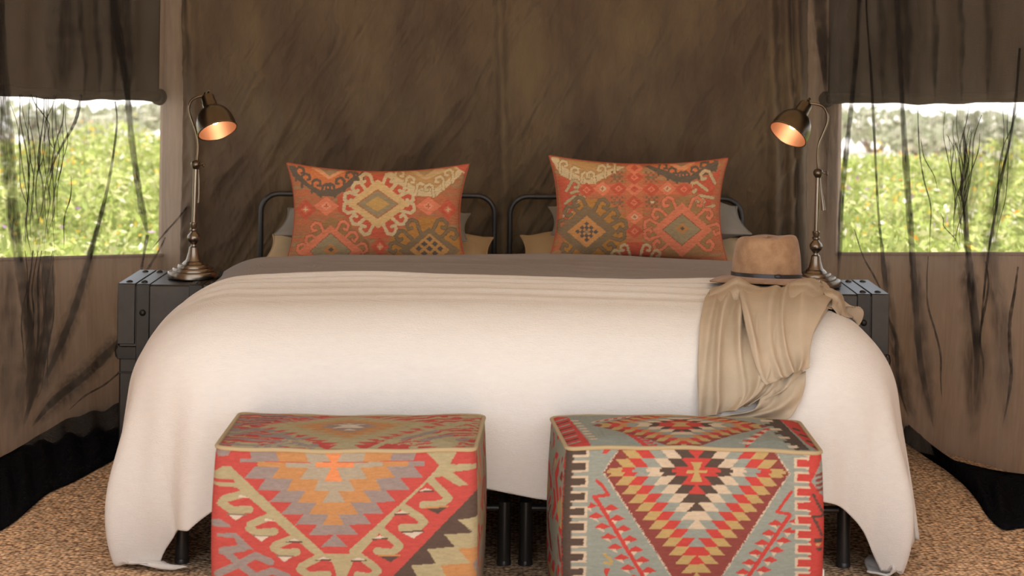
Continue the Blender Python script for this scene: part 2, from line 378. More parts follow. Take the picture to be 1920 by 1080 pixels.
# ------------------------------------------------------------------ crumpled drape behind the beds
def drape():
    nu, nv = 560, 420
    u = np.linspace(0, 1, nu)[None, :]; v = np.linspace(0, 1, nv)[:, None]
    x = -1.315 + u * 2.50 + 0 * v; z = 0.0 + v * 2.05 + 0 * u
    xa, za = 0.50 * x + 0.866 * z, 0.866 * x - 0.5 * z          # along and across the diagonal wrinkles
    wx = 0.5 * fbm(x * 2.5, z * 2.5, 3, 31)
    crease = 0.020 * ridge(za * 5.5 + wx, xa * 1.6, 3, 41) * (0.3 + 1.2 * vnoise(x * 2.4, z * 2.4, 17)) + 0.009 * ridge(za * 13 + 2 * wx, xa * 3.2, 2, 45) * (0.2 + 1.3 * vnoise(x * 3.4, z * 3.4, 19))
    crease = crease + 0.007 * ridge(x * 12 - z * 5 + wx, z * 6 + x * 3, 2, 51) * vnoise(x * 3, z * 3, 23)
    h = 0.016 * ridge(za * 3.2 + 0.6 * fbm(x * 2, z * 2, 2, 9), xa * 0.9, 3, 1) + 0.020 * fbm(x * 2.2, z * 1.5, 3, 5)
    h += 0.007 * ridge(za * 8.5 + fbm(x * 3, z * 3, 2, 2), xa * 2.2, 2, 4) + 0.0035 * ridge(x * 9 + z * 3, z * 5 - x * 2, 2, 8)
    h += 0.004 * ridge(x * 22 + 4 * fbm(x * 3, z * 3, 2, 6), z * 6, 2, 14)
    xs = lambda px: (px - PX0) * DB / F
    for px, w, a in ((942, 0.018, 0.022), (1062, 0.03, 0.010), (1442, 0.02, 0.028), (1472, 0.014, 0.02), (1492, 0.012, 0.025), (372, 0.02, 0.02), (640, 0.04, 0.008)):
        h += a * np.exp(-((x - xs(px) - 0.02 * np.sin(z * 2.3)) / w) ** 2)
    y = DB - 0.035 - h * 1.5 - crease * 2.6
    o = grid_mesh('wall_drape', np.stack([x, y, z], -1), M['drape'])
    so = o.modifiers.new('thickness', 'SOLIDIFY'); so.thickness = 0.004; so.offset = 1
    tag(o, 'dark olive-brown crumpled cloth drape hanging behind both beds', 'drape')
drape()

# ------------------------------------------------------------------ window flaps
def flap(p0, p1, z0, z1, label, roll_end):
    nu, nv = 120, 90
    u = np.linspace(0, 1, nu)[None, :]; v = np.linspace(0, 1, nv)[:, None]
    x = p0[0] + (p1[0] - p0[0]) * u + 0 * v; y = p0[1] + (p1[1] - p0[1]) * u + 0 * v - 0.05
    zb = z0 + (z1 - z0) * u; z = zb + (TOP - 0.02 - zb) * v
    h = 0.016 * fbm(x * 4 + z, z * 1.2, 3, 21) + 0.006 * ridge(x * 9, z * 2, 2, 5)
    root = empty('window_flap', (p0[0], p0[1] - 0.05, z0), label, 'tent flap')
    P = np.stack([x, y - h, z], -1)
    o = grid_mesh('flap_sheet', P, M['flap'], root); so = o.modifiers.new('thickness', 'SOLIDIFY'); so.thickness = 0.004
    pts = [(p0[0] + (p1[0] - p0[0]) * t, p0[1] + (p1[1] - p0[1]) * t - 0.065 + 0.004 * math.sin(t * 17), z0 + (z1 - z0) * t + 0.017 + 0.004 * math.sin(t * 11)) for t in np.linspace(0, 1, 30)]
    MB().tube(pts, [0.019 + 0.003 * math.sin(i * 1.3) for i in range(30)], 14).build('flap_roll', M['flap'], root)
    e = Vector(pts[0]); d = (Vector(pts[0]) - Vector(pts[1])).normalized()
    MB().tube([e - d * 0.01, e + d * 0.012, e + d * 0.03], [0.030, 0.034, 0.024], 14).build('flap_strap', M['flap'], root)
pl = on_wall(316, (XL, DB), L2)
flap(on_wall(300, (XL, DB), L2), on_wall(-120, (XL, DB), L2), zz(305, 188, LW0), zz(-120, 172, LW1), 'dark canvas flap rolled up above the left tent window', True)
flap(on_wall(1545, (XR, DB), R2), on_wall(2040, (XR, DB), R2), zz(1545, 194, RW0), zz(2040, 188, RW1), 'dark canvas flap rolled up above the right tent window', True)

# ------------------------------------------------------------------ mosquito nets
def net(side, label):
    s = -1 if side == 'l' else 1
    A_, B_ = ((XL, DB), L2) if s < 0 else ((XR, DB), R2)
    root = empty('mosquito_net', (A_[0] * 1.1, A_[1] - 0.45, 0), label, 'mosquito net')
    a = (A_[0] - s * 0.08, A_[1] - 0.13); b = (B_[0] + s * 0.12, B_[1] - 0.32)
    def plan(px, py):                              # depth of net plane at a pixel column
        k = ((px - PX0) * CR + (py - PY0) * SR) / F
        t = (k * a[1] - a[0]) / ((b[0] - a[0]) - k * (b[1] - a[1]))
        return a[1] + (b[1] - a[1]) * t
    nu, nv = 150, 110
    u = np.linspace(-0.02, 1.0, nu)[None, :]; v = np.linspace(0, 1, nv)[:, None]
    n = Vector((b[1] - a[1], -(b[0] - a[0]), 0)).normalized()
    if n.y > 0: n = -n
    h = 0.010 * np.sin(u * 60 + 5 * fbm(u * 6 + 0 * v, v * 1.5 + 0 * u, 2, 3)) + 0.03 * fbm(u * 9, v * 2, 3, 4)
    z = 0.03 + v * 2.0 + 0 * u
    flare = 0.06 * (1 - v) ** 3
    x = a[0] + (b[0] - a[0]) * u + n.x * (h + flare); y = a[1] + (b[1] - a[1]) * u + n.y * (h + flare)
    grid_mesh('net_sheet', np.stack([x + 0 * z, y + 0 * z, z], -1), M['net'], root)
    def fold(pts, widths, mt='net_fold'):
        n_ = max(8, len(pts) * 6); widths = list(widths); widths[-1] *= 0.3
        if pts[0][1] <= 0: pts = [(pts[0][0] * 1.0, -170)] + list(pts); widths = [widths[0]] + widths; n_ += 6
        C = interp(pts, n_); W = np.interp(np.linspace(0, 1, n_), np.linspace(0, 1, len(widths)), widths)
        P = []
        for i, (px, py) in enumerate(C):
            d = plan(px, py) - 0.035 + 0.008 * math.sin(i * 0.9)
            tx, ty = (C[min(i + 1, n_ - 1)] - C[max(i - 1, 0)]); l = math.hypot(tx, ty) or 1; nx, ny = -ty / l, tx / l
            w = W[i] * (0.85 + 0.3 * random.random()) / 2
            row = []
            for q, dd in ((-1, 0.0), (-0.66, -0.006), (-0.33, -0.012), (0, 0.0), (0.33, -0.014), (0.66, -0.006), (1, 0.0)):
                row.append(U(px + nx * w * q, py + ny * w * q, d + dd))
            P.append(row)
        o = grid_mesh('gathered_fold', np.array(P), M[mt], root)
        c = np.array([0.0, 0.5, 0.9, 1, 0.9, 0.5, 0.0]) if mt == 'net_veil' else np.array([0.35, 0.9, 1, 1, 1, 0.9, 0.35])
        t = np.linspace(0, 1, n_); e = np.clip(t / 0.12, 0, 1) * np.clip((1 - t) / 0.2, 0, 1) if mt == 'net_veil' else np.clip((1 - t) / 0.1, 0.3, 1)
        d_ = (e[:, None] * c[None, :] * (0.7 + 0.6 * rng.random((n_, 1)))).clip(0, 1).astype(np.float32)
        o.data.attributes.new('layers', 'FLOAT', 'POINT').data.foreach_set('value', d_.reshape(-1))
    def strand(x0, y0, x1, y1, w, wob=5, n_=7):
        ph = random.random() * 6
        pts = [(x0 + (x1 - x0) * t + wob * math.sin(ph + t * 9) * (0.4 + random.random()), y0 + (y1 - y0) * t) for t in np.linspace(0, 1, n_)]
        fold(pts, [w * 0.5, w, w * 1.1, w, w * 0.6])
    if s < 0:
        fold([(0, 0), (8, 180), (14, 300), (24, 400), (34, 480), (46, 560), (58, 660), (50, 760)], [18, 24, 32, 26, 22, 20, 18, 12])
        fold([(152, 178), (142, 225), (118, 270), (98, 310), (88, 350)], [6, 7, 5, 4, 3])
        fold([(216, 190), (219, 235), (206, 330), (190, 400), (168, 480), (146, 560), (112, 650), (70, 745)], [3, 4, 6, 9, 11, 13, 15, 10])
        fold([(212, 0), (228, 100), (240, 190), (246, 255), (256, 330), (268, 400), (277, 440)], [18, 18, 13, 12, 13, 13, 9])
        fold([(277, 440), (270, 475), (266, 500), (262, 528)], [8, 5, 5, 4])
        fold([(358, 378), (335, 408), (310, 436), (282, 470)], [2, 4, 4, 2])
        fold([(310, 445), (298, 470), (280, 500), (264, 526)], [2, 4, 6, 3])
        fold([(224, 640), (190, 675), (150, 712), (100, 752), (60, 800)], [12, 18, 16, 14, 8])
        fold([(222, 700), (195, 722), (160, 742), (128, 770)], [3, 4, 4, 2])
        fold([(88, 480), (92, 560), (84, 640), (66, 720), (44, 800)], [26, 22, 22, 18, 10])
        for k in range(15):
            x0 = 24 + k * 7.6 + random.uniform(-4, 4); x1 = 48 + (x0 - 24) * 0.55 + random.uniform(-8, 8)
            strand(x0, random.uniform(176, 200), x1, random.uniform(400, 500), random.uniform(1.6, 3.4), 5.5)
        for k in range(7): strand(50 + k * 9, 470, 40 + k * 8, 690 + random.uniform(-30, 60), random.uniform(2, 5), 4)
        for k in range(4): fold([(150 + 30 * k, 0), (153 + 29 * k, 60), (160 + 28 * k, 120), (158 + 28 * k, 182)], [12, 16, 12, 8], 'net_veil')
        strand(62, 176, 110, 290, 2.5, 6); strand(100, 178, 70, 330, 2.5, 6); strand(135, 330, 115, 470, 2.5, 6)
        for pts, ws in (([(60, 480), (66, 560), (62, 650), (40, 740), (20, 830)], [60, 56, 60, 60, 50]), ([(196, 380), (170, 480), (140, 580), (100, 680), (50, 780)], [10, 26, 34, 40, 36]), ([(224, 630), (180, 680), (120, 740), (60, 800)], [30, 44, 50, 50]),
                        ([(80, 178), (78, 280), (70, 380), (64, 480)], [110, 110, 100, 70]), ([(220, 0), (232, 90), (240, 180)], [60, 56, 40]), ([(120, 0), (118, 90), (124, 175)], [80, 70, 60]), ([(10, 480), (14, 640), (4, 800)], [36, 44, 40])): fold(pts, ws, 'net_veil')
        hem = [(-260, 1150), (-70, 1040), (0, 996), (30, 976), (60, 950), (92, 924), (140, 902), (180, 880), (222, 856), (300, 800)]
        top = [(-260, 1000), (-70, 905), (0, 862), (30, 846), (62, 826), (96, 806), (140, 780), (180, 757), (222, 732), (300, 700)]
    else:
        fold([(1612, 0), (1603, 130), (1594, 220), (1584, 310), (1577, 390), (1575, 460), (1572, 525)], [9, 10, 10, 11, 11, 11, 10])
        fold([(1624, 0), (1632, 120), (1637, 210), (1642, 310), (1647, 400), (1652, 450), (1658, 510), (1664, 570)], [4, 5, 6, 5, 5, 6, 12, 14])
        fold([(1682, 0), (1688, 120), (1692, 200), (1698, 300), (1705, 400), (1710, 470), (1716, 560), (1726, 680), (1750, 800)], [10, 10, 8, 14, 14, 13, 12, 14, 8])
        fold([(1806, 250), (1812, 330), (1810, 410), (1816, 480), (1824, 560), (1832, 660), (1826, 760)], [4, 8, 10, 13, 17, 14, 9])
        fold([(1912, 90), (1904, 190), (1894, 260), (1876, 340), (1866, 400), (1854, 470), (1844, 560), (1838, 640)], [5, 6, 5, 7, 6, 5, 5, 3])
        fold([(1602, 430), (1618, 480), (1640, 520), (1662, 565)], [2, 3, 4, 5])
        fold([(1536, 0), (1543, 90), (1548, 170)], [26, 22, 14])
        for k in range(15):
            x0 = 1768 + k * 5.2 + random.uniform(-4, 4)
            strand(x0, random.uniform(200, 270), 1800 + random.uniform(-14, 18), random.uniform(380, 480), random.uniform(1.6, 3.4), 5)
        for k in range(4): strand(1905 - k * 6, 205, 1862 + random.uniform(-14, 20), 440 + random.uniform(-40, 30), random.uniform(1.6, 3), 5)
        strand(1718, 200, 1748, 480, 3, 6); strand(1722, 260, 1760, 360, 2, 4); strand(1760, 400, 1800, 470, 2, 4); strand(1735, 480, 1770, 760, 4, 6)
        strand(1905, 500, 1885, 800, 7, 5); strand(1850, 490, 1838, 720, 5, 5); strand(1660, 560, 1700, 780, 7, 5)
        for k in range(5): fold([(1650 + 50 * k, 0), (1654 + 50 * k, 60), (1652 + 50 * k, 130), (1656 + 49 * k, 192)], [14, 18, 14, 8], 'net_veil')
        for pts, ws in (([(1810, 480), (1822, 580), (1830, 700), (1822, 830)], [34, 50, 60, 50]), ([(1716, 480), (1722, 580), (1732, 700), (1752, 810)], [26, 34, 44, 44]), ([(1812, 200), (1812, 300), (1808, 400), (1814, 480)], [100, 90, 50, 34]),
                        ([(1896, 200), (1880, 330), (1858, 470), (1880, 640), (1890, 830)], [60, 50, 40, 50, 60]), ([(1662, 480), (1668, 600), (1690, 720), (1720, 800)], [16, 30, 40, 30]), ([(1552, 0), (1560, 120), (1556, 300), (1556, 500)], [80, 70, 44, 40]), ([(1690, 0), (1692, 100), (1694, 190)], [60, 60, 40])): fold(pts, ws, 'net_veil')
        hem = [(1640, 800), (1700, 832), (1726, 850), (1790, 892), (1830, 932), (1858, 975), (1884, 993), (1925, 990), (1990, 1010), (2200, 1100)]
        top = [(1640, 745), (1690, 785), (1715, 808), (1750, 838), (1792, 866), (1840, 880), (1880, 888), (1925, 894), (1990, 905), (2200, 980)]
    H = interp(hem, 90); T = interp(top, 90); rows = []
    for t in np.linspace(0, 1, 12):
        row = []
        for i in range(90):
            p = UF(H[i][0], H[i][1], 0.004); q = UF(T[i][0], T[i][1], 0.06)
            w = p.lerp(q, t); w.z = 0.004 + 0.06 * t ** 1.6 + 0.014 * math.sin(t * PI) * (1 + math.sin(i * 0.55 + 3 * t))
            row.append(w)
        rows.append(row)
    o = grid_mesh('pooled_hem', np.array(rows), M['net_pool'], root); so = o.modifiers.new('thickness', 'SOLIDIFY'); so.thickness = 0.004; so.offset = 1
    tag(o, 'bunched black hem lying on the floor matting')
net('l', 'sheer black mosquito net hanging in gathers over the left window')
net('r', 'sheer black mosquito net hanging in gathers over the right window')

# ------------------------------------------------------------------ beds
BX, BY, YAW = 0.0275, 5.26, math.radians(1.63)
def BT(x, y, z):
    c, s_ = math.cos(YAW), math.sin(YAW)
    return (BX + x * c - (y - BY) * s_, BY + x * s_ + (y - BY) * c, z)
def bed(x0, x1, label):
    yf, yh = 5.27, 7.26
    root = empty('bed', BT((x0 + x1) / 2, 6.2, 0), label, 'bed', 'single beds pushed together')
    zt, r = 0.8825, 0.07
    pts = [(x0, yh, 0)] + [(x0, yh, z) for z in (0.3, 0.6, zt - r)]
    pts += [(x0 + r - r * math.cos(t), yh, zt - r + r * math.sin(t)) for t in np.linspace(0.2, PI / 2, 7)]
    pts += [(x0 + (x1 - x0) * t, yh, zt) for t in (0.3, 0.5, 0.7)]
    pts += [(x1 - r + r * math.sin(t), yh, zt - r + r * math.cos(t)) for t in np.linspace(0, PI / 2, 8)]
    pts += [(x1, yh, 0.6), (x1, yh, 0.3), (x1, yh, 0)]
    hb = MB().tube([BT(*p) for p in pts], 0.0105, 14).build('headboard', M['blackmetal'], root)
    hr = MB().tube([BT(x0, yh, 0.55), BT(x1, yh, 0.55)], 0.008, 10).build('headboard_rail', M['blackmetal'], hb)
    for x, sg in ((x0, 1), (x1, -1)):
        MB().tube([BT(x, yf, 0.006), BT(x, yf, 0.09), BT(x, yf, 0.182)], 0.0195, 20).build('leg', M['blackmetal'], root)
        MB().lathe([(0.021, 0), (0.021, 0.012), (0.0195, 0.014)], 20, Matrix.Translation(BT(x, yf, 0))).build('foot_cap', M['blackmetal'], root)
        MB().tube([BT(x, yf, 0.165), BT(x, yh, 0.165)], 0.014, 12).build('side_rail', M['blackmetal'], root)
    MB().tube([BT(x0, yf, 0.163), BT(x1, yf, 0.163)], 0.0105, 12).build('foot_rail', M['blackmetal'], root)
    for k in range(6):
        y = yf + 0.15 + k * 0.34
        MB().box(*sorted((BT(x0, y, 0)[0], BT(x1, y, 0)[0])), y, y + 0.07, 0.176, 0.19).build('slat', M['blackmetal'], root, smooth=False)
    # upholstered base and mattress, rounded boxes
    mm = empty('mattress', BT((x0 + x1) / 2, 6.2, 0.19), label.replace('black metal single bed', 'thick mattress').replace(' with a hooped headboard', ''), 'mattress', 'mattresses under the bedding')
    def soft(xa, xb, ya, yb, za, zb, b): 
        mb = MB(); mb.box(xa, xb, ya, yb, za, zb, b); mb.v = [BT(*p) for p in mb.v]; return mb
    soft(x0 + 0.005, x1 - 0.005, 5.33, 7.22, 0.192, 0.41, 0.02).build('divan', M['mattress'], mm)
    soft(x0 + 0.005, x1 - 0.005, 5.35, 7.22, 0.412, 0.63, 0.05).build('mattress_pad', M['mattress'], mm)
bed(-0.948, -0.030, 'black metal single bed with a hooped headboard on the left')
bed(0.032, 0.948, 'black metal single bed with a hooped headboard on the right')

# ------------------------------------------------------------------ bedding
AX, YF, RR, PH, ZT = 0.83, 5.40, 0.28, math.radians(82), 0.706
def drop(r):
    rm = RR * PH
    ph = np.minimum(r, rm) / RR
    h = RR * np.sin(ph); dz = RR * (1 - np.cos(ph)); e = np.maximum(r - rm, 0)
    return h + e * math.cos(PH), dz + e * math.sin(PH)
def drape_surface(s, t, off=0.0, folds=1.0, zt=ZT, seed=0):
    """flat cloth coordinates -> draped over the bed: s lateral, t depth (bed coordinates)"""
    cx = np.clip(s, -AX, AX); cy = np.maximum(t, YF)
    dx, dy = s - cx, t - cy; r = np.hypot(dx, dy); nx = np.where(r > 1e-6, dx / np.maximum(r, 1e-6), 0); ny = np.where(r > 1e-6, dy / np.maximum(r, 1e-6), 0)
    h, dz = drop(r)
    h = h + off * np.minimum(r / 0.2, 1)
    th = np.arctan2(np.abs(dx), -dy)                                    # 0 front .. pi/2 side
    corner = np.sin(np.clip(th, 0, PI / 2) * 2) * (r > 1e-6) * (dy < 0)
    ramp = sstep(0.25, 0.95, r)
    sgn = np.sign(s)
    h = h + folds * ramp * corner * (0.070 * np.cos(th * 7.0 + 0.6 * sgn + 0.8 * vnoise(r * 2, th * 2, seed)) + 0.02 * np.sin(th * 15 + 1.3 * sgn))
    # long soft waves down the front and the sides
    wave = 0.010 * np.sin(s * 9 + 2.5 * vnoise(s * 1.5, t * 1.5, seed + 3)) * sstep(0.3, 0.7, r) * (np.abs(dx) < 1e-6)
    wave2 = 0.020 * np.sin(t * 14 + 2.0 * sgn) * sstep(0.25, 0.8, r) * (dy > -1e-6)
    h = h + folds * (wave + wave2)
    h = h - corner * 1.15 * np.maximum(r - 0.6, 0) ** 2
    x = cx + nx * h; y = cy + ny * h
    z = zt + off - dz + 0.014 * (1 - (cx / AX) ** 2)
    z = z + 0.006 * (fbm(s * 5, t * 5, 3, 11 + seed) - 0.47) * (1 - sstep(0.1, 0.5, r))
    # what reaches the floor spreads on it
    fl = 0.010 + 0.012 * vnoise(s * 14, t * 14, seed)
    ex = np.maximum(fl - z, 0)
    k = np.where(ex > 0, 1.0, 0.0)
    x = x + k * nx * ex * (0.35) - k * sgn * ex * np.where(s < 0, 0.7, 0.2); y = y + k * ny * ex * 0.9
    z = np.maximum(z, fl + 0.02 * np.sin(np.clip(ex, 0, 0.12) / 0.12 * PI) * vnoise(s * 9, t * 9, 2))
    return x, y, z
def cloth(name, s, t, m, th, label, cat, off=0.0, folds=1.0, zfun=None, zt=ZT):
    x, y, z = drape_surface(s, t, off, folds, zt)
    if zfun is not None: x, y, z = zfun(x, y, z, s, t)
    c, sn = math.cos(YAW), math.sin(YAW)
    P = np.stack([BX + x * c - (y - BY) * sn, BY + x * sn + (y - BY) * c, z], -1)
    o = grid_mesh(name, P, m); so = o.modifiers.new('thickness', 'SOLIDIFY'); so.thickness = th; so.offset = 1
    tag(o, label, cat)
    return o, P
# white blanket over the foot of the beds
FH, SL, SRt, YB = 0.66, 0.82, 0.84, 5.93
uu = np.linspace(-(AX + SL), AX + SRt, 360); vv = np.linspace(YF - FH, YB, 210)
S, T = np.meshgrid(uu, vv)
T = T + 0.0
fr = np.clip((YF - T) / FH, 0, 1)
T = T + fr * np.interp(S, [-1.4, -1.15, -0.98, -0.80, -0.62, -0.1, 0.05, 0.2, 0.5, 0.85, 1.4], [0, -0.03, -0.06, -0.01, 0.035, 0.034, 0.006, -0.012, -0.012, 0.015, 0])   # hem dips right of the middle
def blanket_z(x, y, z, s, t):
    top = 1 - sstep(0.0, 0.9, np.maximum(np.abs(s) - AX, 0) / 0.9)
    w = t + 0.03 * np.sin(s * 2.1 + 0.4) + 0.012 * np.sin(s * 5) + 0.05 * (vnoise(s * 1.7, t * 3, 9) - 0.5)
    rd = 0
    for c, a, b in ((5.89, 0.016, 0.022), (5.80, 0.012, 0.018), (5.70, 0.015, 0.026), (5.57, 0.010, 0.022), (5.46, 0.006, 0.03)): rd = rd + a * np.exp(-((w - c) / b) ** 2)
    rd = rd * (0.35 + 1.1 * vnoise(s * 2.3, t * 9, 4)); e = np.abs(s) - AX
    side = sstep(0.1, 0.35, e)
    x = x + np.sign(s) * rd * side * 1.6
    # faint vertical undulation of the hanging front
    fr_ = sstep(0.15, 0.5, YF - t) * (e < 0.3)
    y = y - fr_ * 0.010 * (fbm(s * 5 + 0.3 * t, t * 0.8, 3, 33) - 0.45)
    return x, y, z + rd * (0.25 + 0.75 * top) * (1 - side)
blanket, BP = cloth('blanket', S, T, M['blanket'], 0.006, 'large cream white blanket draped over the foot of both beds to the floor', 'blanket', off=0.012, zfun=blanket_z)
# grey bedspread between the blanket and the pillows
uu = np.linspace(-(AX + 0.5), AX + 0.5, 260); vv = np.linspace(5.55, 6.74, 150)
S2, T2 = np.meshgrid(uu, vv)
limit = AX + 0.5 - 0.335 * sstep(6.12, 6.36, T2); S2 = S2 * limit / (AX + 0.5)
def spread_z(x, y, z, s, t):
    rim = 6.58 + 0.03 * np.sin(s * 3.1 + 1.0) + 0.02 * np.sin(s * 7.7)
    e = np.maximum(t - rim, 0)
    z = z - 0.09 * sstep(0, 0.16, e) + 0.012 * np.exp(-((t - rim + 0.07) / 0.05) ** 2)
    z = z + 0.008 * ridge(t * 8 + 0.8 * s, s * 1.3, 2, 3) * (t > 5.8)
    return x, y, z - 0.006 * (t < 5.9)
cloth('bedspread', S2, T2, M['spread'], 0.006, 'plain grey cotton bedspread showing between the white blanket and the pillows', 'bedspread', folds=0.4, zfun=spread_z)

# ------------------------------------------------------------------ pillows
def pillow(name, W, H, T_, c, rot, m, label, cat, group, ax=0.05, az=0.08, nu=60, nv=44, sag=0.0, seed=0, colfn=None, pw=0.68):
    """soft pillow with four pinched corners; W along x, H along local z, T_ thickness along local y"""
    u = np.linspace(-1, 1, nu)[None, :]; v = np.linspace(-1, 1, nv)[:, None]
    R = Matrix.Rotation(rot[2], 3, 'Z') @ Matrix.Rotation(rot[1], 3, 'Y') @ Matrix.Rotation(rot[0], 3, 'X')
    R = np.array(R)
    x = W / 2 * u * (1 - ax * (1 - v ** 2)); z = H / 2 * v * (1 - az * (1 - u ** 2))
    z = z - sag * (1 - u ** 2) * (v > 0) * v ** 2
    th = T_ / 2 * np.clip((1 - np.abs(u) ** 2.4), 0, 1) ** pw * np.clip((1 - np.abs(v) ** 2.4), 0, 1) ** pw
    th = th * (0.93 + 0.14 * fbm(u * 2.3 + seed, v * 2.3, 3, seed)) + 0.004 * ridge(u * 3 + v, v * 3 - u, 2, seed) * np.clip(th / T_ * 3, 0, 1)
    out = []
    for sg in (-1, 1):
        P = np.stack([x + 0 * v, sg * th, z + 0 * u], -1) @ R.T + np.array(c)
        out.append(P)
    root = empty(name, (c[0], c[1], c[2] - 0.1), label, cat, group)
    cols = colfn(out[0]) if colfn else None
    grid_mesh('front_panel', out[0], m, root, cols)
    st = 1 if not colfn else 4
    bk = out[1][::st, ::st] if (nu - 1) % st == 0 and (nv - 1) % st == 0 else out[1]
    bc = None
    if colfn: bc = np.tile(np.array(lin(176, 92, 66)), (bk.shape[0], bk.shape[1], 1))
    grid_mesh('back_panel', bk, m, root, bc)
    loop = [tuple(out[0][0, j]) for j in range(0, nu, max(1, nu // 40))] + [tuple(out[0][i, -1]) for i in range(0, nv, max(1, nv // 30))]
    loop += [tuple(out[0][-1, j]) for j in range(nu - 1, -1, -max(1, nu // 40))] + [tuple(out[0][i, 0]) for i in range(nv - 1, -1, -max(1, nv // 30))]
    MB().tube(loop, 0.0032, 6, cap=False).build('edge_seam', m if not colfn else M['cushseam'], root)
    return root
M['cushseam'] = mat('terracotta_seam', lin(178, 88, 64), 0.95)
def PW(px, py, d): p = U(px, py, d); return (p.x, p.y, p.z)
a90 = math.radians(-80)
pillow('pillow', 0.86, 0.42, 0.17, PW(711, 472, 6.98), (a90, 0, 0), M['khaki'], 'khaki pillow lying flat under the left patterned cushion', 'pillow', 'khaki pillows', seed=3)
pillow('pillow', 0.85, 0.42, 0.17, PW(1186, 474, 6.98), (a90, 0, 0), M['khaki'], 'khaki pillow lying flat under the right patterned cushion', 'pillow', 'khaki pillows', seed=5)
ag = math.radians(-82)
pillow('pillow', 0.715, 0.42, 0.17, PW(703, 420, 7.02), (ag, math.radians(1), 0), M['greypillow'], 'blue-grey pillow propped behind the left patterned cushion', 'pillow', 'blue-grey pillows', seed=7)
pillow('pillow', 0.74, 0.44, 0.19, PW(1213, 413, 7.02), (ag, math.radians(-1), 0), M['greypillow'], 'blue-grey pillow propped behind the right patterned cushion', 'pillow', 'blue-grey pillows', seed=9)

# ------------------------------------------------------------------ woven patterns (flat colour of the wool)
class Pat:
    def __init__(s, px, py, base):
        s.sh = px.shape; s.x = px.reshape(-1).copy(); s.y = py.reshape(-1).copy(); s.c = np.tile(np.array(lin(*base)), (s.x.size, 1))
        s.x += 1.2 * (vnoise(s.x / 5, s.y / 3, 4) - 0.5) * s.k if hasattr(s, 'k') else 0
    def put(s, mask, colr): s.c[mask] = lin(*colr); return s
    def inpoly(s, pts):
        P = np.array(pts, float); b = (s.x >= P[:, 0].min()) & (s.x <= P[:, 0].max()) & (s.y >= P[:, 1].min()) & (s.y <= P[:, 1].max())
        idx = np.nonzero(b)[0]; x, y = s.x[idx], s.y[idx]; ins = np.zeros(len(idx), bool); n = len(P)
        for i in range(n):
            x1, y1 = P[i]; x2, y2 = P[(i + 1) % n]
            if y1 == y2: continue
            cnd = ((y1 > y) != (y2 > y)) & (x < (x2 - x1) * (y - y1) / (y2 - y1) + x1); ins ^= cnd
        m = np.zeros(s.x.size, bool); m[idx[ins]] = True; return m
    def poly(s, pts, colr): return s.put(s.inpoly(pts), colr)
    def line(s, pts, w):
        m = np.zeros(s.x.size, bool)
        for (x1, y1), (x2, y2) in zip(pts[:-1], pts[1:]):
            lx, ly = x2 - x1, y2 - y1; l2 = lx * lx + ly * ly or 1
            t = np.clip(((s.x - x1) * lx + (s.y - y1) * ly) / l2, 0, 1)
            m |= (s.x - x1 - t * lx) ** 2 + (s.y - y1 - t * ly) ** 2 < (w / 2) ** 2
        return m
    def stroke(s, pts, w, colr, edge=None, ew=10):
        if edge: s.put(s.line(pts, w + ew), edge)
        return s.put(s.line(pts, w), colr)
    def dia(s, cx, cy, a, b, colr, tooth=0, tp=14):
        q = np.abs(s.x - cx) / a + np.abs(s.y - cy) / b
        if tooth: q = q + tooth * (np.abs(((s.y - cy) / tp) % 1 - 0.5) - 0.25)
        return s.put(q < 1, colr)
    def hook(s, x, y, dx, dy, L, w, colr, edge=None, flip=1):
        """a curling ram's-horn hook: leaves (x, y) in direction (dx, dy) and curls back"""
        l = math.hypot(dx, dy); ux, uy = dx / l, dy / l; vx, vy = -uy * flip, ux * flip
        f = lambda a, b: (x + (ux * a + vx * b) * L, y + (uy * a + vy * b) * L)
        return s.stroke([f(-0.3, 0), f(0.75, 0), f(1.0, 0.28), f(0.85, 0.72), f(0.45, 0.78), f(0.42, 0.52)], w * 0.84, colr, edge, 7)
    def out(s, var=0.06, seed=0, fade=(206, 176, 150), fa=0.10, gain=0.66):
        # yarn-to-yarn colour differences along the weft
        k = 1 + var * 2 * (vnoise(s.x / 22, s.y / 2.6, seed) - 0.5) + var * 1.4 * (vnoise(s.x / 3, s.y / 3, seed + 5) - 0.5)
        f = np.array(lin(*fade)) * fa; return ((s.c * (1 - fa) + f) * k[:, None] * gain).reshape(*s.sh, 3)

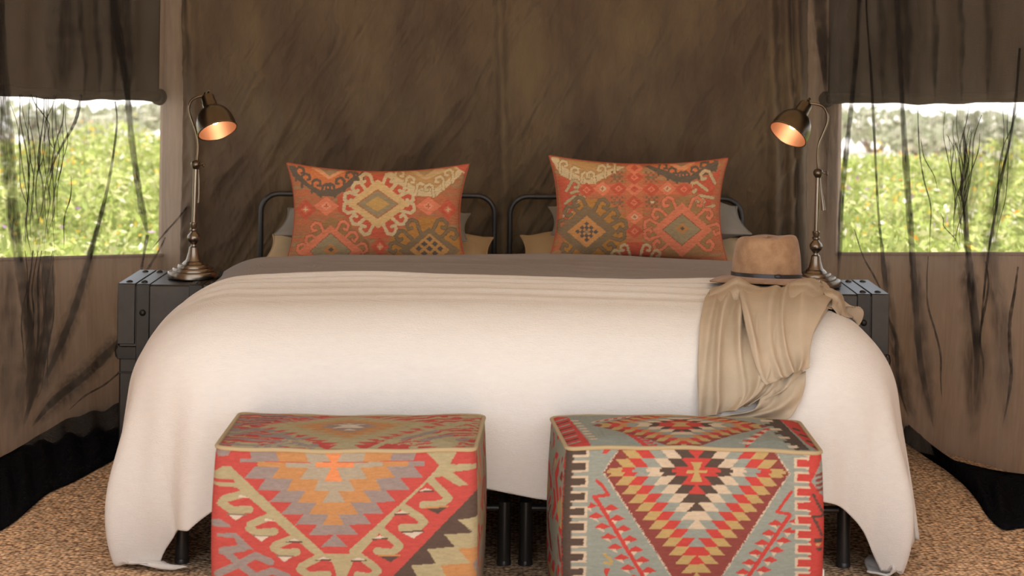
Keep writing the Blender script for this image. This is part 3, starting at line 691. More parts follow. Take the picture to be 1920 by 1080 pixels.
RED, KHA, ORA, LIL, PAL, PEA, DRK, WHT = (206, 72, 70), (190, 178, 138), (208, 148, 92), (160, 146, 142), (184, 172, 150), (246, 152, 96), (80, 64, 60), (230, 216, 196)
def pat_front_left(px, py):
    p = Pat((px - 380) * 3.273, (py - 750) * 3.273, RED)
    jx = 6 * (vnoise(p.x / 16, p.y / 6, 3) - 0.5); p.x = p.x + jx
    rows = [  # y0,y1, then (top x, bottom x) boundaries: lilac left, orange left, pale left, pale right, orange right, lilac right
        (285, 368, (285, 305), (440, 470), (618, 650), (1008, 985), (1180, 1150), (1318, 1296)),
        (400, 472, (322, 258), (475, 424), (650, 598), (966, 1012), (1128, 1182), (1292, 1352)),
        (472, 544, (388, 342), (555, 518), (716, 684), (895, 938), (1060, 1098), (1210, 1272)),
        (544, 616, (482, 412), (632, 584), (782, 734), (834, 878), (986, 1042), (1122, 1186)),
        (616, 688, (552, 484), (702, 654), (808, 808), (808, 808), (908, 958), (1062, 1112)),
        (688, 752, (622, 572), (776, 738), (808, 808), (808, 808), (832, 872), (986, 1038)),
        (752, 814, (706, 654), (808, 808), (808, 808), (808, 808), (808, 808), (896, 958)),
        (814, 888, (806, 728), (808, 808), (808, 808), (808, 808), (808, 808), (820, 892))]
    for y0, y1, a, b, c, d, e, f in rows:
        q = lambda l, r: [(l[0], y0), (r[0], y0), (r[1], y1), (l[1], y1)]
        p.poly(q(a, f), LIL); p.poly(q(b, e), ORA); p.poly(q(c, d), PAL)
    for x0, x1, cc in ((232, 338, LIL), (338, 512, ORA), (512, 692, PAL), (930, 1105, PAL), (1105, 1260, ORA), (1260, 1362, LIL), (692, 930, PEA)):
        p.poly([(x0, 372 if x0 != 232 else 352), (x1, 372 if x0 != 232 else 352), (x1, 402 if x0 != 232 else 376), (x0, 402 if x0 != 232 else 376)], cc)
    p.poly([(748, 310), (858, 310), (822, 372), (790, 372)], PEA); p.poly([(790, 402), (822, 402), (862, 486), (748, 486)], PEA)
    # khaki V band with hooks
    p.poly([(75, 440), (132, 404), (180, 404), (460, 665), (735, 915), (740, 930), (900, 930), (905, 905), (1180, 660), (1395, 470), (1450, 402), (1375, 322), (1560, 318), (1520, 395),
            (1670, 402), (1680, 430), (1530, 445), (1620, 525), (1560, 530), (1470, 470), (1400, 480), (1222, 650), (1120, 770), (930, 975), (880, 1085), (830, 1085), (800, 985), (690, 940),
            (520, 800), (380, 668), (215, 530), (75, 520)], KHA)
    p.poly([(75, 480), (200, 480), (205, 502), (75, 498)], RED)
    p.poly([(1525, 370), (1640, 318), (1590, 395), (1545, 402)], RED); p.poly([(1640, 300), (1660, 300), (1655, 322), (1635, 322)], DRK)
    L = [[(262, 565), (150, 600), (128, 625), (190, 668), (292, 664)], [(425, 700), (300, 755), (292, 778), (335, 805), (445, 796)], [(575, 830), (450, 880), (438, 898), (490, 925), (580, 922)], [(730, 945), (610, 1010), (600, 1030), (650, 1065), (770, 1062)]]
    R_ = [[(1400, 490), (1480, 575), (1505, 605), (1460, 638), (1352, 640)], [(1240, 655), (1330, 715), (1360, 745), (1320, 780), (1222, 776)], [(1110, 800), (1185, 860), (1210, 892), (1160, 928), (1072, 918)], [(960, 945), (1050, 1010), (1078, 1042), (1030, 1078), (950, 1066)]]
    for h in L + R_: p.stroke(h, 46, KHA)
    for (x, y) in ((270, 575), (425, 715), (0, 0)): p.poly([(x - 40, y), (x + 35, y + 18), (x - 45, y + 16)], WHT)
    for (x, y) in ((215, 694), (365, 822), (505, 946), (660, 1092)):
        p.poly([(x - 48, y), (x + 52, y), (x, y + 38)], WHT); p.stroke([(x - 50, y), (x + 55, y + 2)], 9, (140, 125, 110))
    for (x, y, cc) in ((1435, 662, DRK), (1290, 808, WHT), (1150, 952, DRK), (1010, 1100, WHT)):
        p.poly([(x - 62, y), (x + 62, y - 4), (x + 5, y + 36)], cc); p.stroke([(x - 65, y - 5), (x + 62, y - 8)], 10, (214, 150, 90) if cc == DRK else DRK)
    for (x, y) in ((1370, 548), (1225, 682), (1090, 832), (960, 965), (745, 960), (565, 848)):
        p.poly([(x - 45, y + 8), (x, y - 10), (x + 45, y + 8)], WHT); p.stroke([(x - 45, y + 12), (x + 45, y + 10)], 9, DRK)
    # grey motifs, lower left
    p.poly([(75, 735), (120, 722), (185, 760), (185, 772), (75, 772)], LIL); p.poly([(75, 308), (185, 296), (160, 336), (100, 345)], LIL)
    p.poly([(108, 812), (215, 808), (320, 912), (235, 905), (205, 840), (108, 832)], LIL)
    for st in ([(135, 920), (260, 900)], [(150, 915), (230, 1000), (330, 945), (420, 985)], [(230, 1000), (110, 1060)], [(230, 1000), (330, 1075), (430, 1040), (520, 1075)]): p.stroke(st, 44, LIL)
    # dark and khaki steps, lower right
    p.poly([(1665, 560), (1800, 440), (1800, 1300), (950, 1300), (1160, 1085)], DRK)
    p.poly([(1665, 722), (1560, 735), (1640, 815), (1478, 824), (1540, 898), (1378, 912), (1430, 1000), (1278, 1010), (1320, 1085), (1180, 1100), (1240, 1180), (1120, 1190), (1100, 1300), (1800, 1300), (1800, 722)], KHA)
    p.poly([(1680, 905), (1558, 910), (1625, 1000), (1458, 1010), (1490, 1090), (1380, 1100), (1420, 1300), (1800, 1300), (1800, 905)], ORA)
    p.poly([(1640, 1000), (1700, 960), (1700, 1090), (1660, 1080)], LIL)
    return p.out(0.08, 2)
def side_noise(x, z, cols, seed):
    n = fbm(x * 9 + 2.2 * fbm(z * 7, x * 7, 2, seed), z * 11, 3, seed); k = np.clip(((n - 0.22) / 0.5 * len(cols)).astype(int), 0, len(cols) - 1)
    n2 = np.abs(((x * 12 + np.abs(((z * 7) % 1) - 0.5) * 2.2) % 1) - 0.5) < 0.17
    c = np.array([lin(*q) for q in cols])[k]; c[n2] = lin(*cols[1]); return c * 0.7
def pat_top_left(px, py):
    p = Pat((px - 380) * 3.273, (py - 750) * 3.273, RED); p.x = p.x + 10 * (vnoise(p.x / 20, p.y / 3, 3) - 0.5)
    # khaki diagonal bands and stripes in the corners
    p.poly([(60, 200), (420, 165), (760, 300), (690, 300), (360, 190), (120, 230)], LIL); p.poly([(400, 170), (470, 175), (770, 302), (720, 302)], KHA)
    p.poly([(1560, 140), (1640, 150), (1330, 225), (1020, 305), (970, 305), (1150, 240)], KHA)
    p.poly([(160, 300), (200, 262), (340, 262), (360, 300)], KHA)
    sw = np.sin(p.y * 0.20 + np.abs(p.x - 890) * 0.012 + 3 * vnoise(p.x / 60, p.y / 12, 5)); ou = np.abs(p.x - 890) > 180
    p.put(ou & (sw > 0.45) & (p.x < 890), LIL); p.put(ou & (sw > 0.55) & (p.x > 890), KHA); p.put(ou & (sw < -0.86), KHA)
    for k in range(6): p.stroke([(300 + 40 * k, 292 - 4 * k), (520 + 20 * k, 250 + 6 * k)], 9, KHA if k % 2 else LIL)
    for k in range(5): p.stroke([(1220 + 60 * k, 250 + 5 * k), (1420 + 50 * k, 205 + 12 * k)], 15, KHA if k % 2 else LIL)
    p.poly([(1360, 285), (1530, 245), (1575, 285), (1500, 305)], KHA); p.poly([(1050, 300), (1130, 268), (1260, 290), (1270, 305)], RED)
    for k in range(7): p.stroke([(250 + 18 * k, 150 - 7 * k), (420 + 16 * k, 140 - 6 * k)], 4, LIL if k % 2 else (150, 60, 62))
    for k in range(8): p.stroke([(1640, 110 + 18 * k), (1690, 118 + 20 * k)], 6, KHA)
    for k in range(5): p.stroke([(560 + 200 * k, 97), (700 + 200 * k, 100)], 5, KHA)
    dy = (p.y - 158); b = np.where(dy < 0, 62, 128); rows = np.abs(dy) / (b / 9)
    ax = np.abs(p.x - 890) - 60 * ((rows % 1) - 0.5); q = ax / 560 + np.floor(rows) / 9
    for th, cc in ((1.0, (212, 88, 82)), (0.92, KHA), (0.62, (196, 168, 124)), (0.50, ORA), (0.27, LIL), (0.13, WHT)): p.put(q < th, cc)
    p.poly([(770, 292), (850, 258), (900, 258), (962, 292)], KHA)
    return p.out(0.08, 6)
BLU, RE2, YEL, MAR, CRE, DK2 = (158, 168, 158), (214, 62, 60), (204, 174, 112), (146, 60, 58), (230, 208, 180), (74, 62, 58)
def pat_front_right(px, py):
    p = Pat((px - 1000) * 3.2, (py - 750) * 3.2, BLU); p.x = p.x + 6 * (vnoise(p.x / 16, p.y / 6, 8) - 0.5)
    cx, cy = 978, 437; dy = np.abs(p.y - cy); dxa = np.abs(p.x - cx)
    row = np.floor((dy + 26) / 52.0); frac = ((dy + 26) / 52.0) % 1
    q = np.maximum(dxa - 48 * (frac - 0.5), 0) / 80 + row * 52 / 105
    inside = dxa / 556 + dy / 850 < 1
    thr = ((7.0, MAR), (6.28, YEL), (5.3, RE2), (4.35, BLU), (3.4, CRE), (2.38, DK2), (1.36, RE2))
    p.put(inside, MAR)
    for th, cc in thr[1:]: p.put(inside & (q < th), cc)
    e = np.abs(dxa / 556 + dy / 850 - 1) < 0.012; p.put(e & (vnoise(p.x / 5, p.y / 5, 3) > 0.45), CRE)
    p.poly([(945, 382), (1012, 382), (992, 428), (1040, 428), (1040, 446), (992, 446), (1014, 495), (942, 495), (966, 446), (918, 446), (918, 428), (966, 428)], YEL)
    for sx in (-1, 1):
        for a, b, cc in ((62, 145, RE2), (145, 220, DK2), (220, 300, CRE), (300, 385, BLU), (385, 450, RE2), (450, 535, YEL)):
            x0, x1 = sorted((cx + sx * a, cx + sx * b)); p.poly([(x0, 422), (x1, 422), (x1, 440), (x0, 440)], cc)
    # branches with small triangles
    def branch(x0, y0, x1, y1, sgn):
        n = int((y1 - y0) / 58)
        for k in range(n):
            t = (k + 0.5) / n; x, y = x0 + (x1 - x0) * t, y0 + (y1 - y0) * t
            for sd in (-1, 1):
                cxx = x + sd * 62; 
                p.poly([(cxx - 48, y + 14 + sd * sgn * 8), (cxx, y - 14 + sd * sgn * 8), (cxx + 48, y + 12 + sd * sgn * 8), (cxx + 4, y + 26 + sd * sgn * 8)], RE2)
                p.poly([(cxx - 34, y + 20 + sd * sgn * 8), (cxx + 4, y + 22 + sd * sgn * 8), (cxx - 16 * sd, y + 46 + sd * sgn * 8)], CRE)
        p.stroke([(x0, y0), (x1, y1)], 24, RE2)
    branch(385, 600, 720, 1160, 1); branch(1530, 690, 1220, 1160, -1)
    p.stroke([(382, 484), (420, 520), (452, 570), (365, 580), (400, 625)], 20, RE2); p.stroke([(1545, 545), (1458, 668), (1540, 680), (1520, 710)], 18, RE2)
    p.poly([(425, 300), (475, 292), (440, 328), (412, 326)], RE2)
    p.stroke([(428, 922), (470, 960), (468, 980), (428, 970)], 18, YEL); p.poly([(420, 1010), (460, 1005), (440, 1070)], RE2)
    # comb borders
    p.poly([(60, 290), (325, 290), (325, 300), (240, 340), (240, 1400), (60, 1400)], CRE)
    p.poly([(60, 285), (250, 285), (232, 1400), (60, 1400)], DK2)
    for k in range(14):
        y = 308 + 93 * k - 3 * k; x = 322 - 1.8 * k
        p.poly([(240, y - 34), (x + 16, y - 34), (x + 14, y + 34), (240, y + 34)], CRE)
        p.poly([(220, y - 20), (x, y - 22), (x - 2, y + 20), (220, y + 22)], DK2)
        p.poly([(262, y + 36), (x + 26, y + 36), (x + 24, y + 56), (262, y + 56)], BLU)
    p.poly([(60, 285), (205, 285), (192, 1400), (60, 1400)], RE2)
    p.poly([(1645, 285), (2000, 285), (2000, 1400), (1635, 1400)], RE2)
    for k in range(14):
        y = 374 + 85.5 * k
        p.poly([(1562, y - 34), (1650, y - 34), (1650, y + 34), (1562, y + 34)], CRE)
        p.poly([(1580, y - 22), (1660, y - 22), (1660, y + 22), (1578, y + 20)], RE2)
        p.poly([(1540, y + 30), (1630, y + 30), (1630, y + 56), (1540, y + 56)], BLU)
    p.stroke([(1645, 350), (1650, 330), (1600, 310)], 12, CRE)
    p.poly([(1735, 340), (1760, 340), (1760, 600), (1740, 600), (1660, 480)], BLU)
    for k in range(4): p.poly([(1680, 440 + 30 * k), (1750, 425 + 30 * k), (1750, 447 + 30 * k), (1690, 452 + 30 * k)], MAR)
    p.stroke([(1668, 560), (1700, 630), (1728, 688), (1662, 692), (1690, 750), (1712, 808)], 15, DK2)
    p.poly([(1668, 820), (1715, 822), (1712, 846), (1668, 845)], DK2); p.poly([(1672, 850), (1712, 850), (1690, 872)], YEL); p.poly([(1680, 880), (1712, 880), (1712, 900), (1684, 900)], DK2)
    return p.out(0.07, 4)
def pat_top_right(px, py):
    p = Pat((px - 1000) * 3.2, (py - 750) * 3.2, BLU); p.x = p.x + 8 * (vnoise(p.x / 20, p.y / 3, 3) - 0.5)
    for k in range(9): p.poly([(480 + 26 * k, 190 + 12 * k), (590 + 20 * k, 182 + 12 * k), (560 + 22 * k, 196 + 12 * k)], RE2)
    p.stroke([(560, 205), (680, 290)], 20, RE2); p.stroke([(1390, 195), (1280, 285)], 18, RE2)
    for k in range(8): p.poly([(1230 + 22 * k, 270 - 12 * k), (1330 + 14 * k, 262 - 12 * k), (1290 + 18 * k, 280 - 12 * k)], RE2 if k % 2 else CRE)
    for k in range(10): p.stroke([(390 + 26 * k, 150 - 3 * k), (520 + 20 * k, 128 - 2 * k)], 5, RE2 if k % 2 else CRE)
    cx, cy = 905, 166; dy = p.y - cy; b = np.where(dy < 0, 9.2, 16.5); rw = np.abs(dy) / b; row = np.floor(rw); fr = rw % 1
    q = np.maximum(np.abs(p.x - cx) - 30 * (fr - 0.5), 0) / 68 + row * 0.93
    inside = (np.abs(p.x - cx) / 520 + np.abs(dy) / (b * 9.2)) < 1
    p.put(inside, MAR)
    for th, cc in ((6.9, YEL), (6.1, RE2), (5.3, ORA), (4.6, BLU), (3.7, CRE), (2.6, DK2), (1.9, RE2), (0.6, YEL)): p.put(inside & (q < th), cc)
    # red end with dark stripes on the left, dark band with comb on the right
    p.poly([(100, 90), (270, 110), (345, 275), (330, 300), (100, 320)], RE2)
    for k in range(9): p.stroke([(150 + 8 * k, 140 + 16 * k), (260 + 4 * k, 118 + 17 * k)], 6, DK2 if k % 2 else BLU)
    for k in range(8): p.poly([(280 + 9 * k, 130 + 16 * k), (320 + 10 * k, 132 + 16 * k), (325 + 10 * k, 139 + 16 * k), (285 + 9 * k, 138 + 16 * k)], CRE)
    p.poly([(1400, 118), (1480, 118), (1660, 300), (1570, 300)], DK2); p.poly([(1480, 118), (1900, 118), (1900, 320), (1740, 320), (1640, 260)], RE2)
    for k in range(7): p.poly([(1370 + 26 * k, 128 + 25 * k), (1440 + 24 * k, 126 + 25 * k), (1448 + 24 * k, 139 + 25 * k), (1378 + 26 * k, 141 + 25 * k)], CRE if k % 2 == 0 else DK2)
    for k in range(4): p.stroke([(1560 + 40 * k, 170 + 35 * k), (1600 + 40 * k, 180 + 35 * k)], 10, DK2)
    return p.out(0.07, 5)

TER, TEA, OR2, TAN, CR2, SAL, GRN, MUS, BRN, NAV, RDD = (188, 112, 78), (84, 82, 78), (218, 122, 74), (196, 152, 98), (218, 196, 152), (234, 132, 100), (158, 144, 112), (190, 132, 62), (128, 110, 86), (74, 76, 82), (206, 84, 66)
def hooks_v(p, P0, P1, n, L, w, colr, edge, side):
    """row of hooks along a straight band from P0 to P1, standing to one side of it"""
    dx, dy = P1[0] - P0[0], P1[1] - P0[1]; l = math.hypot(dx, dy); nx, ny = -dy / l * side, dx / l * side
    for k in range(n):
        t = (k + 0.5) / n; p.hook(P0[0] + dx * t, P0[1] + dy * t, nx, ny, L, w, colr, edge, flip=-side if dx * side > 0 else side)
def medallion(p, cx, cy, a, b, field, band, inner, core, L, w, edge, n=3):
    """diamond with rams' horn hooks on all four sides"""
    for sx in (-1, 1):
        for sy in (-1, 1):
            for k in range(n):
                t = (k + 0.55) / (n + 0.15); x, y = cx + sx * a * (1 - t), cy + sy * b * t
                ux, uy = sx * b, sy * a
                p.hook(x, y, sx * 0.62, sy * 0.78, L, w, band, edge, flip=sx * sy * (1 if t < 0.62 else -1))
    p.dia(cx, cy, a * 1.06, b * 1.06, edge if edge else band, 0.05); p.dia(cx, cy, a, b, band, 0.05)
    p.dia(cx, cy, a * 0.66, b * 0.62, (150, 96, 70), 0.07); p.dia(cx, cy, a * 0.62, b * 0.58, inner, 0.07); p.dia(cx, cy, a * 0.36, b * 0.30, core, 0.1)
def pat_cushion_left(P):
    px, py = proj(P[..., 0], P[..., 1], P[..., 2]); p = Pat((px - 480) * 4, (py - 270) * 4, TER); p.x = p.x + 7 * (vnoise(p.x / 14, p.y / 7, 3) - 0.5)
    m = fbm(p.x / 170, p.y / 26, 3, 7); p.put(m > 0.54, (180, 112, 76)); p.put(m > 0.62, (168, 134, 98)); p.put(m < 0.32, (200, 108, 74))
    # top left: orange half diamond with teal hooked border
    p.poly([(240, 160), (840, 225), (600, 392), (470, 390), (275, 240)], TEA); p.poly([(285, 120), (830, 200), (720, 250), (640, 320), (590, 340), (480, 345), (400, 300), (310, 215)], OR2)
    for (x, y, dx, dy, f) in ((345, 300, 0, -1, 1), (420, 340, 0.1, -1, 1), (490, 372, 0.2, -1, 1), (590, 372, -0.1, -1, -1), (660, 330, 0, -1, -1), (735, 285, 0, -1, -1), (800, 255, 0, -1, -1), (300, 250, 0, -1, 1)): p.hook(x, y, dx, dy, 78, 22, TEA, None, f)
    p.poly([(430, 140), (640, 140), (700, 190), (545, 265), (420, 180)], (238, 168, 122)); p.poly([(470, 140), (640, 140), (640, 195), (548, 238), (480, 185)], (168, 142, 112))
    # top right: tan half diamond with cream hooked border
    p.poly([(965, 235), (1060, 215), (1560, 170), (1530, 240), (1350, 395), (1210, 390)], CR2); p.poly([(1010, 225), (1200, 130), (1540, 150), (1490, 230), (1350, 330), (1230, 340), (1120, 280)], TAN)
    for (x, y, dx, dy, f) in ((1040, 262, 0.2, -1, 1), (1120, 310, 0.2, -1, 1), (1200, 362, 0.2, -1, 1), (1330, 372, -0.1, -1, -1), (1405, 318, 0, -1, -1), (1475, 265, 0, -1, -1)): p.hook(x, y, dx, dy, 74, 24, CR2, (150, 118, 80), f)
    p.poly([(1130, 190), (1380, 175), (1430, 200), (1270, 270)], (210, 176, 130)); p.poly([(1190, 195), (1340, 190), (1265, 242)], (182, 146, 100)); p.poly([(1480, 160), (1590, 140), (1570, 215)], (206, 84, 70)); p.stroke([(1490, 170), (1560, 215)], 12, CR2)
    # centre medallion
    p.poly([(610, 400), (800, 290), (850, 225), (960, 225), (1010, 280), (1205, 395), (1208, 490), (1010, 690), (990, 702), (880, 702), (612, 500)], RDD)
    for (x, y, dx, dy, f) in ((770, 390, -1, -0.45, -1), (830, 345, -0.8, -0.9, -1), (880, 300, -0.4, -1, -1), (950, 300, 0.4, -1, 1), (1010, 345, 0.8, -0.9, 1), (1075, 390, 1, -0.45, 1),
                              (760, 500, -1, 0.25, 1), (820, 555, -0.8, 0.7, 1), (880, 605, -0.5, 1, 1), (955, 605, 0.5, 1, -1), (1020, 555, 0.8, 0.7, -1), (1085, 500, 1, 0.25, -1)): p.hook(x, y, dx, dy, 98, 30, CR2, None, f)
    p.dia(915, 450, 235, 185, (226, 190, 132), 0.05); p.dia(912, 450, 160, 112, (190, 110, 74), 0.07); p.dia(912, 450, 148, 102, GRN, 0.07); p.dia(912, 450, 92, 58, (206, 164, 96), 0.1)
    # bottom left salmon medallion
    p.poly([(330, 830), (430, 640), (560, 545), (700, 600), (850, 740), (850, 840)], (160, 118, 76))
    for (x, y, dx, dy, f) in ((475, 720, -1, -0.6, -1), (510, 660, -0.5, -1, -1), (600, 650, 0.5, -1, 1), (660, 710, 0.8, -0.8, 1), (730, 780, 1, -0.6, 1), (410, 780, -1, -0.5, -1)): p.hook(x, y, dx, dy, 92, 24, SAL, (140, 78, 58), f)
    p.dia(560, 805, 245, 195, SAL, 0.05); p.dia(560, 805, 158, 142, (150, 96, 70), 0.08); p.dia(560, 805, 150, 134, GRN, 0.08); p.dia(562, 795, 60, 48, (200, 138, 84), 0.1); p.dia(562, 792, 22, 18, TEA)
    # bottom right mustard field with brown hooks and navy star
    p.poly([(1000, 840), (1005, 705), (1240, 545), (1400, 560), (1530, 700), (1530, 840)], MUS)
    for (x, y, dx, dy, f) in ((1110, 770, -1, -0.5, -1), (1160, 705, -0.8, -0.8, -1), (1230, 650, -0.4, -1, -1), (1330, 640, 0.5, -1, 1), (1400, 690, 0.8, -0.8, 1)): p.hook(x, y, dx, dy, 100, 25, BRN, (88, 72, 56), f)
    p.dia(1300, 800, 235, 175, BRN, 0.05); p.dia(1302, 795, 150, 125, (206, 152, 88), 0.06)
    for i in range(-2, 3):
        for j in range(-2, 3):
            if abs(i) + abs(j) <= 2 and (i + j) % 2 == 0 or abs(i) + abs(j) == 2: p.dia(1302 + i * 40, 785 + j * 36, 25, 22, NAV)
    # small side diamonds
    for x, y, a, b, c1, c2 in ((372, 492, 82, 80, RDD, (226, 110, 84)), (527, 466, 96, 72, SAL, (240, 160, 126)), (1293, 466, 96, 72, SAL, (240, 160, 126)), (1440, 492, 78, 80, RDD, (226, 110, 84)), (930, 770, 66, 72, RDD, (240, 130, 96))):
        p.dia(x, y, a, b, c1, 0.1); p.dia(x, y, a * 0.45, b * 0.45, c2, 0.1)
        p.stroke([(x - 14, y), (x + 14, y)], 9, RDD if c1 == SAL else CR2); p.stroke([(x, y - 14), (x, y + 14)], 9, RDD if c1 == SAL else CR2)
    return p.out(0.12, 3, (196, 160, 118), 0.17, 1.1)
def pat_cushion_right(P):
    px, py = proj(P[..., 0], P[..., 1], P[..., 2]); p = Pat((px - 940) * 4, (py - 270) * 4, TER); p.x = p.x + 7 * (vnoise(p.x / 14, p.y / 7, 3) - 0.5)
    m = fbm(p.x / 170, p.y / 26, 3, 9); p.put(m > 0.54, (188, 116, 74)); p.put(m > 0.62, (174, 138, 100)); p.put(m < 0.32, (202, 106, 74))
    # top left tan/cream
    p.poly([(370, 100), (440, 230), (590, 300), (690, 300), (930, 170), (640, 150), (440, 95)], CR2); p.poly([(430, 95), (880, 165), (760, 210), (690, 245), (600, 250), (520, 205), (440, 150)], TAN)
    for (x, y, dx, dy, f) in ((440, 195, 0, -1, 1), (520, 240, 0.1, -1, 1), (600, 280, 0.1, -1, 1), (700, 275, -0.1, -1, -1), (780, 230, 0, -1, -1), (850, 200, 0, -1, -1)): p.hook(x, y, dx, dy, 70, 22, CR2, (150, 118, 80), f)
    # top right orange/teal
    p.poly([(1070, 165), (1300, 285), (1400, 290), (1620, 190), (1630, 125), (1500, 110)], TEA); p.poly([(1110, 160), (1500, 105), (1610, 125), (1530, 165), (1420, 235), (1330, 245), (1240, 200)], OR2)
    for (x, y, dx, dy, f) in ((1180, 210, 0.1, -1, 1), (1250, 245, 0.1, -1, 1), (1320, 278, 0.1, -1, 1), (1410, 275, -0.1, -1, -1), (1480, 240, 0, -1, -1), (1550, 205, 0, -1, -1), (1605, 180, 0, -1, -1)): p.hook(x, y, dx, dy, 72, 20, TEA, None, f)
    p.poly([(1240, 140), (1480, 120), (1380, 195), (1330, 195)], (238, 160, 114)); p.poly([(1290, 140), (1430, 130), (1350, 172)], (170, 146, 116))
    # left and right red hooked edges
    p.poly([(420, 235), (580, 300), (575, 390), (540, 520), (470, 600), (440, 400)], RDD); p.poly([(1430, 300), (1650, 190), (1600, 330), (1560, 480), (1500, 420)], RDD)
    for (x, y, dx, dy, f) in ((500, 330, 0.6, -1, 1), (545, 360, 1, -0.3, 1), (500, 430, 0.8, -0.6, 1), (480, 520, 0.6, -1, 1)): p.hook(x, y, dx, dy, 80, 24, (190, 172, 132), (150, 90, 66), f)
    for (x, y, dx, dy, f) in ((1520, 330, -0.9, -0.7, -1), (1590, 270, -0.5, -1, -1), (1560, 400, -1, -0.2, -1), (1570, 470, -1, 0.3, 1)): p.hook(x, y, dx, dy, 92, 26, (206, 186, 142), (176, 90, 70), f)
    # field bands
    p.poly([(590, 300), (1430, 300), (1430, 380), (590, 380)], (214, 110, 78)); p.poly([(935, 170), (1060, 170), (1060, 740), (935, 740)], (206, 118, 80))
    for (x, y, c1, c2) in ((640, 345, RDD, SAL), (760, 335, SAL, CR2), (880, 335, RDD, SAL), (998, 338, SAL, RDD), (1125, 340, RDD, SAL), (1245, 335, SAL, CR2), (1370, 340, RDD, SAL), (998, 250, RDD, SAL), (995, 440, RDD, SAL), (1000, 548, SAL, CR2), (1000, 655, RDD, SAL), (998, 180, SAL, RDD)):
        p.dia(x, y, 68, 56, c1, 0.1); p.dia(x, y, 30, 25, c2, 0.1); p.stroke([(x - 10, y), (x + 10, y)], 8, RDD); p.stroke([(x, y - 10), (x, y + 10)], 8, RDD)
    for (x, y) in ((868, 245), (1122, 248), (868, 435), (1128, 432)):
        for i in range(-2, 3):
            for j in range(-2, 3):
                if (i + j) % 2 == 0 or (abs(i) == 1 and j == 0): p.poly([(x + i * 19 - 9, y + j * 17 - 8), (x + i * 19 + 9, y + j * 17 - 8), (x + i * 19 + 9, y + j * 17 + 8), (x + i * 19 - 9, y + j * 17 + 8)], (134, 98, 74))
        p.dia(x, y, 14, 12, (120, 118, 96))
    p.poly([(1118, 428), (1148, 428), (1148, 446), (1118, 446)], CR2)
    # lower left: mustard with brown medallion
    p.poly([(470, 620), (590, 420), (780, 410), (940, 560), (940, 740), (850, 830), (470, 830)], MUS)
    for (x, y, dx, dy, f) in ((585, 520, -0.8, -0.8, -1), (640, 480, -0.4, -1, -1), (700, 490, 0.5, -1, 1), (770, 540, 0.8, -0.8, 1), (830, 600, 1, -0.5, 1), (820, 700, 1, 0.3, -1), (740, 770, 0.8, 0.7, -1), (530, 590, -1, -0.3, -1), (560, 760, -0.6, 0.8, 1)): p.hook(x, y, dx, dy, 100, 26, BRN, (88, 78, 66), f)
    p.dia(640, 655, 230, 205, BRN, 0.06); p.dia(640, 658, 145, 120, (212, 150, 90), 0.06)
    for i in range(-2, 3):
        for j in range(-2, 3):
            if abs(i) + abs(j) <= 2: p.dia(640 + i * 34, 658 + j * 30, 19, 17, NAV)
    p.dia(640, 658, 14, 12, GRN)
    # lower right: salmon medallion
    p.poly([(1080, 640), (1200, 470), (1360, 390), (1500, 450), (1590, 650), (1560, 840), (1250, 840)], (166, 124, 82))
    for (x, y, dx, dy, f) in ((1180, 600, -1, -0.5, -1), (1240, 540, -0.8, -0.8, -1), (1310, 480, -0.4, -1, -1), (1410, 480, 0.4, -1, 1), (1475, 540, 0.8, -0.8, 1), (1180, 690, -1, 0.4, 1), (1250, 750, -0.8, 0.7, 1), (1480, 750, 0.8, 0.7, -1), (1540, 620, 1, -0.3, 1)): p.hook(x, y, dx, dy, 98, 26, SAL, (146, 84, 62), f)
    p.dia(1355, 645, 225, 205, SAL, 0.06); p.dia(1355, 642, 148, 122, (140, 92, 68), 0.08); p.dia(1355, 642, 140, 114, GRN, 0.08); p.dia(1358, 635, 54, 44, (196, 140, 84), 0.12); p.dia(1358, 633, 18, 16, TEA)
    # bottom centre red
    p.poly([(860, 840), (940, 735), (1060, 735), (1190, 840)], RDD)
    for (x, y, dx, dy, f) in ((960, 815, -0.3, -1, -1), (1050, 815, 0.3, -1, 1), (900, 850, -0.5, -1, -1), (1120, 850, 0.5, -1, 1)): p.hook(x, y, dx, dy, 70, 24, CR2, None, f)
    return p.out(0.12, 8, (196, 160, 118), 0.17, 1.1)
lean = math.radians(-9)
pillow('cushion', 0.672, 0.385, 0.17, PW(707, 405, 6.76), (lean, math.radians(-0.4), 0), M['cushion'], 'kilim-patterned cushion with a cream diamond at its centre, on the left bed', 'cushion', None, ax=0.10, az=0.16, nu=289, nv=169, seed=1, colfn=pat_cushion_left, pw=0.45)
pillow('cushion', 0.660, 0.395, 0.18, PW(1197, 395, 6.76), (lean, 0, 0), M['cushion'], 'kilim-patterned cushion with a column of small red diamonds, on the right bed', 'cushion', None, ax=0.10, az=0.14, nu=289, nv=169, seed=2, colfn=pat_cushion_right, pw=0.45)

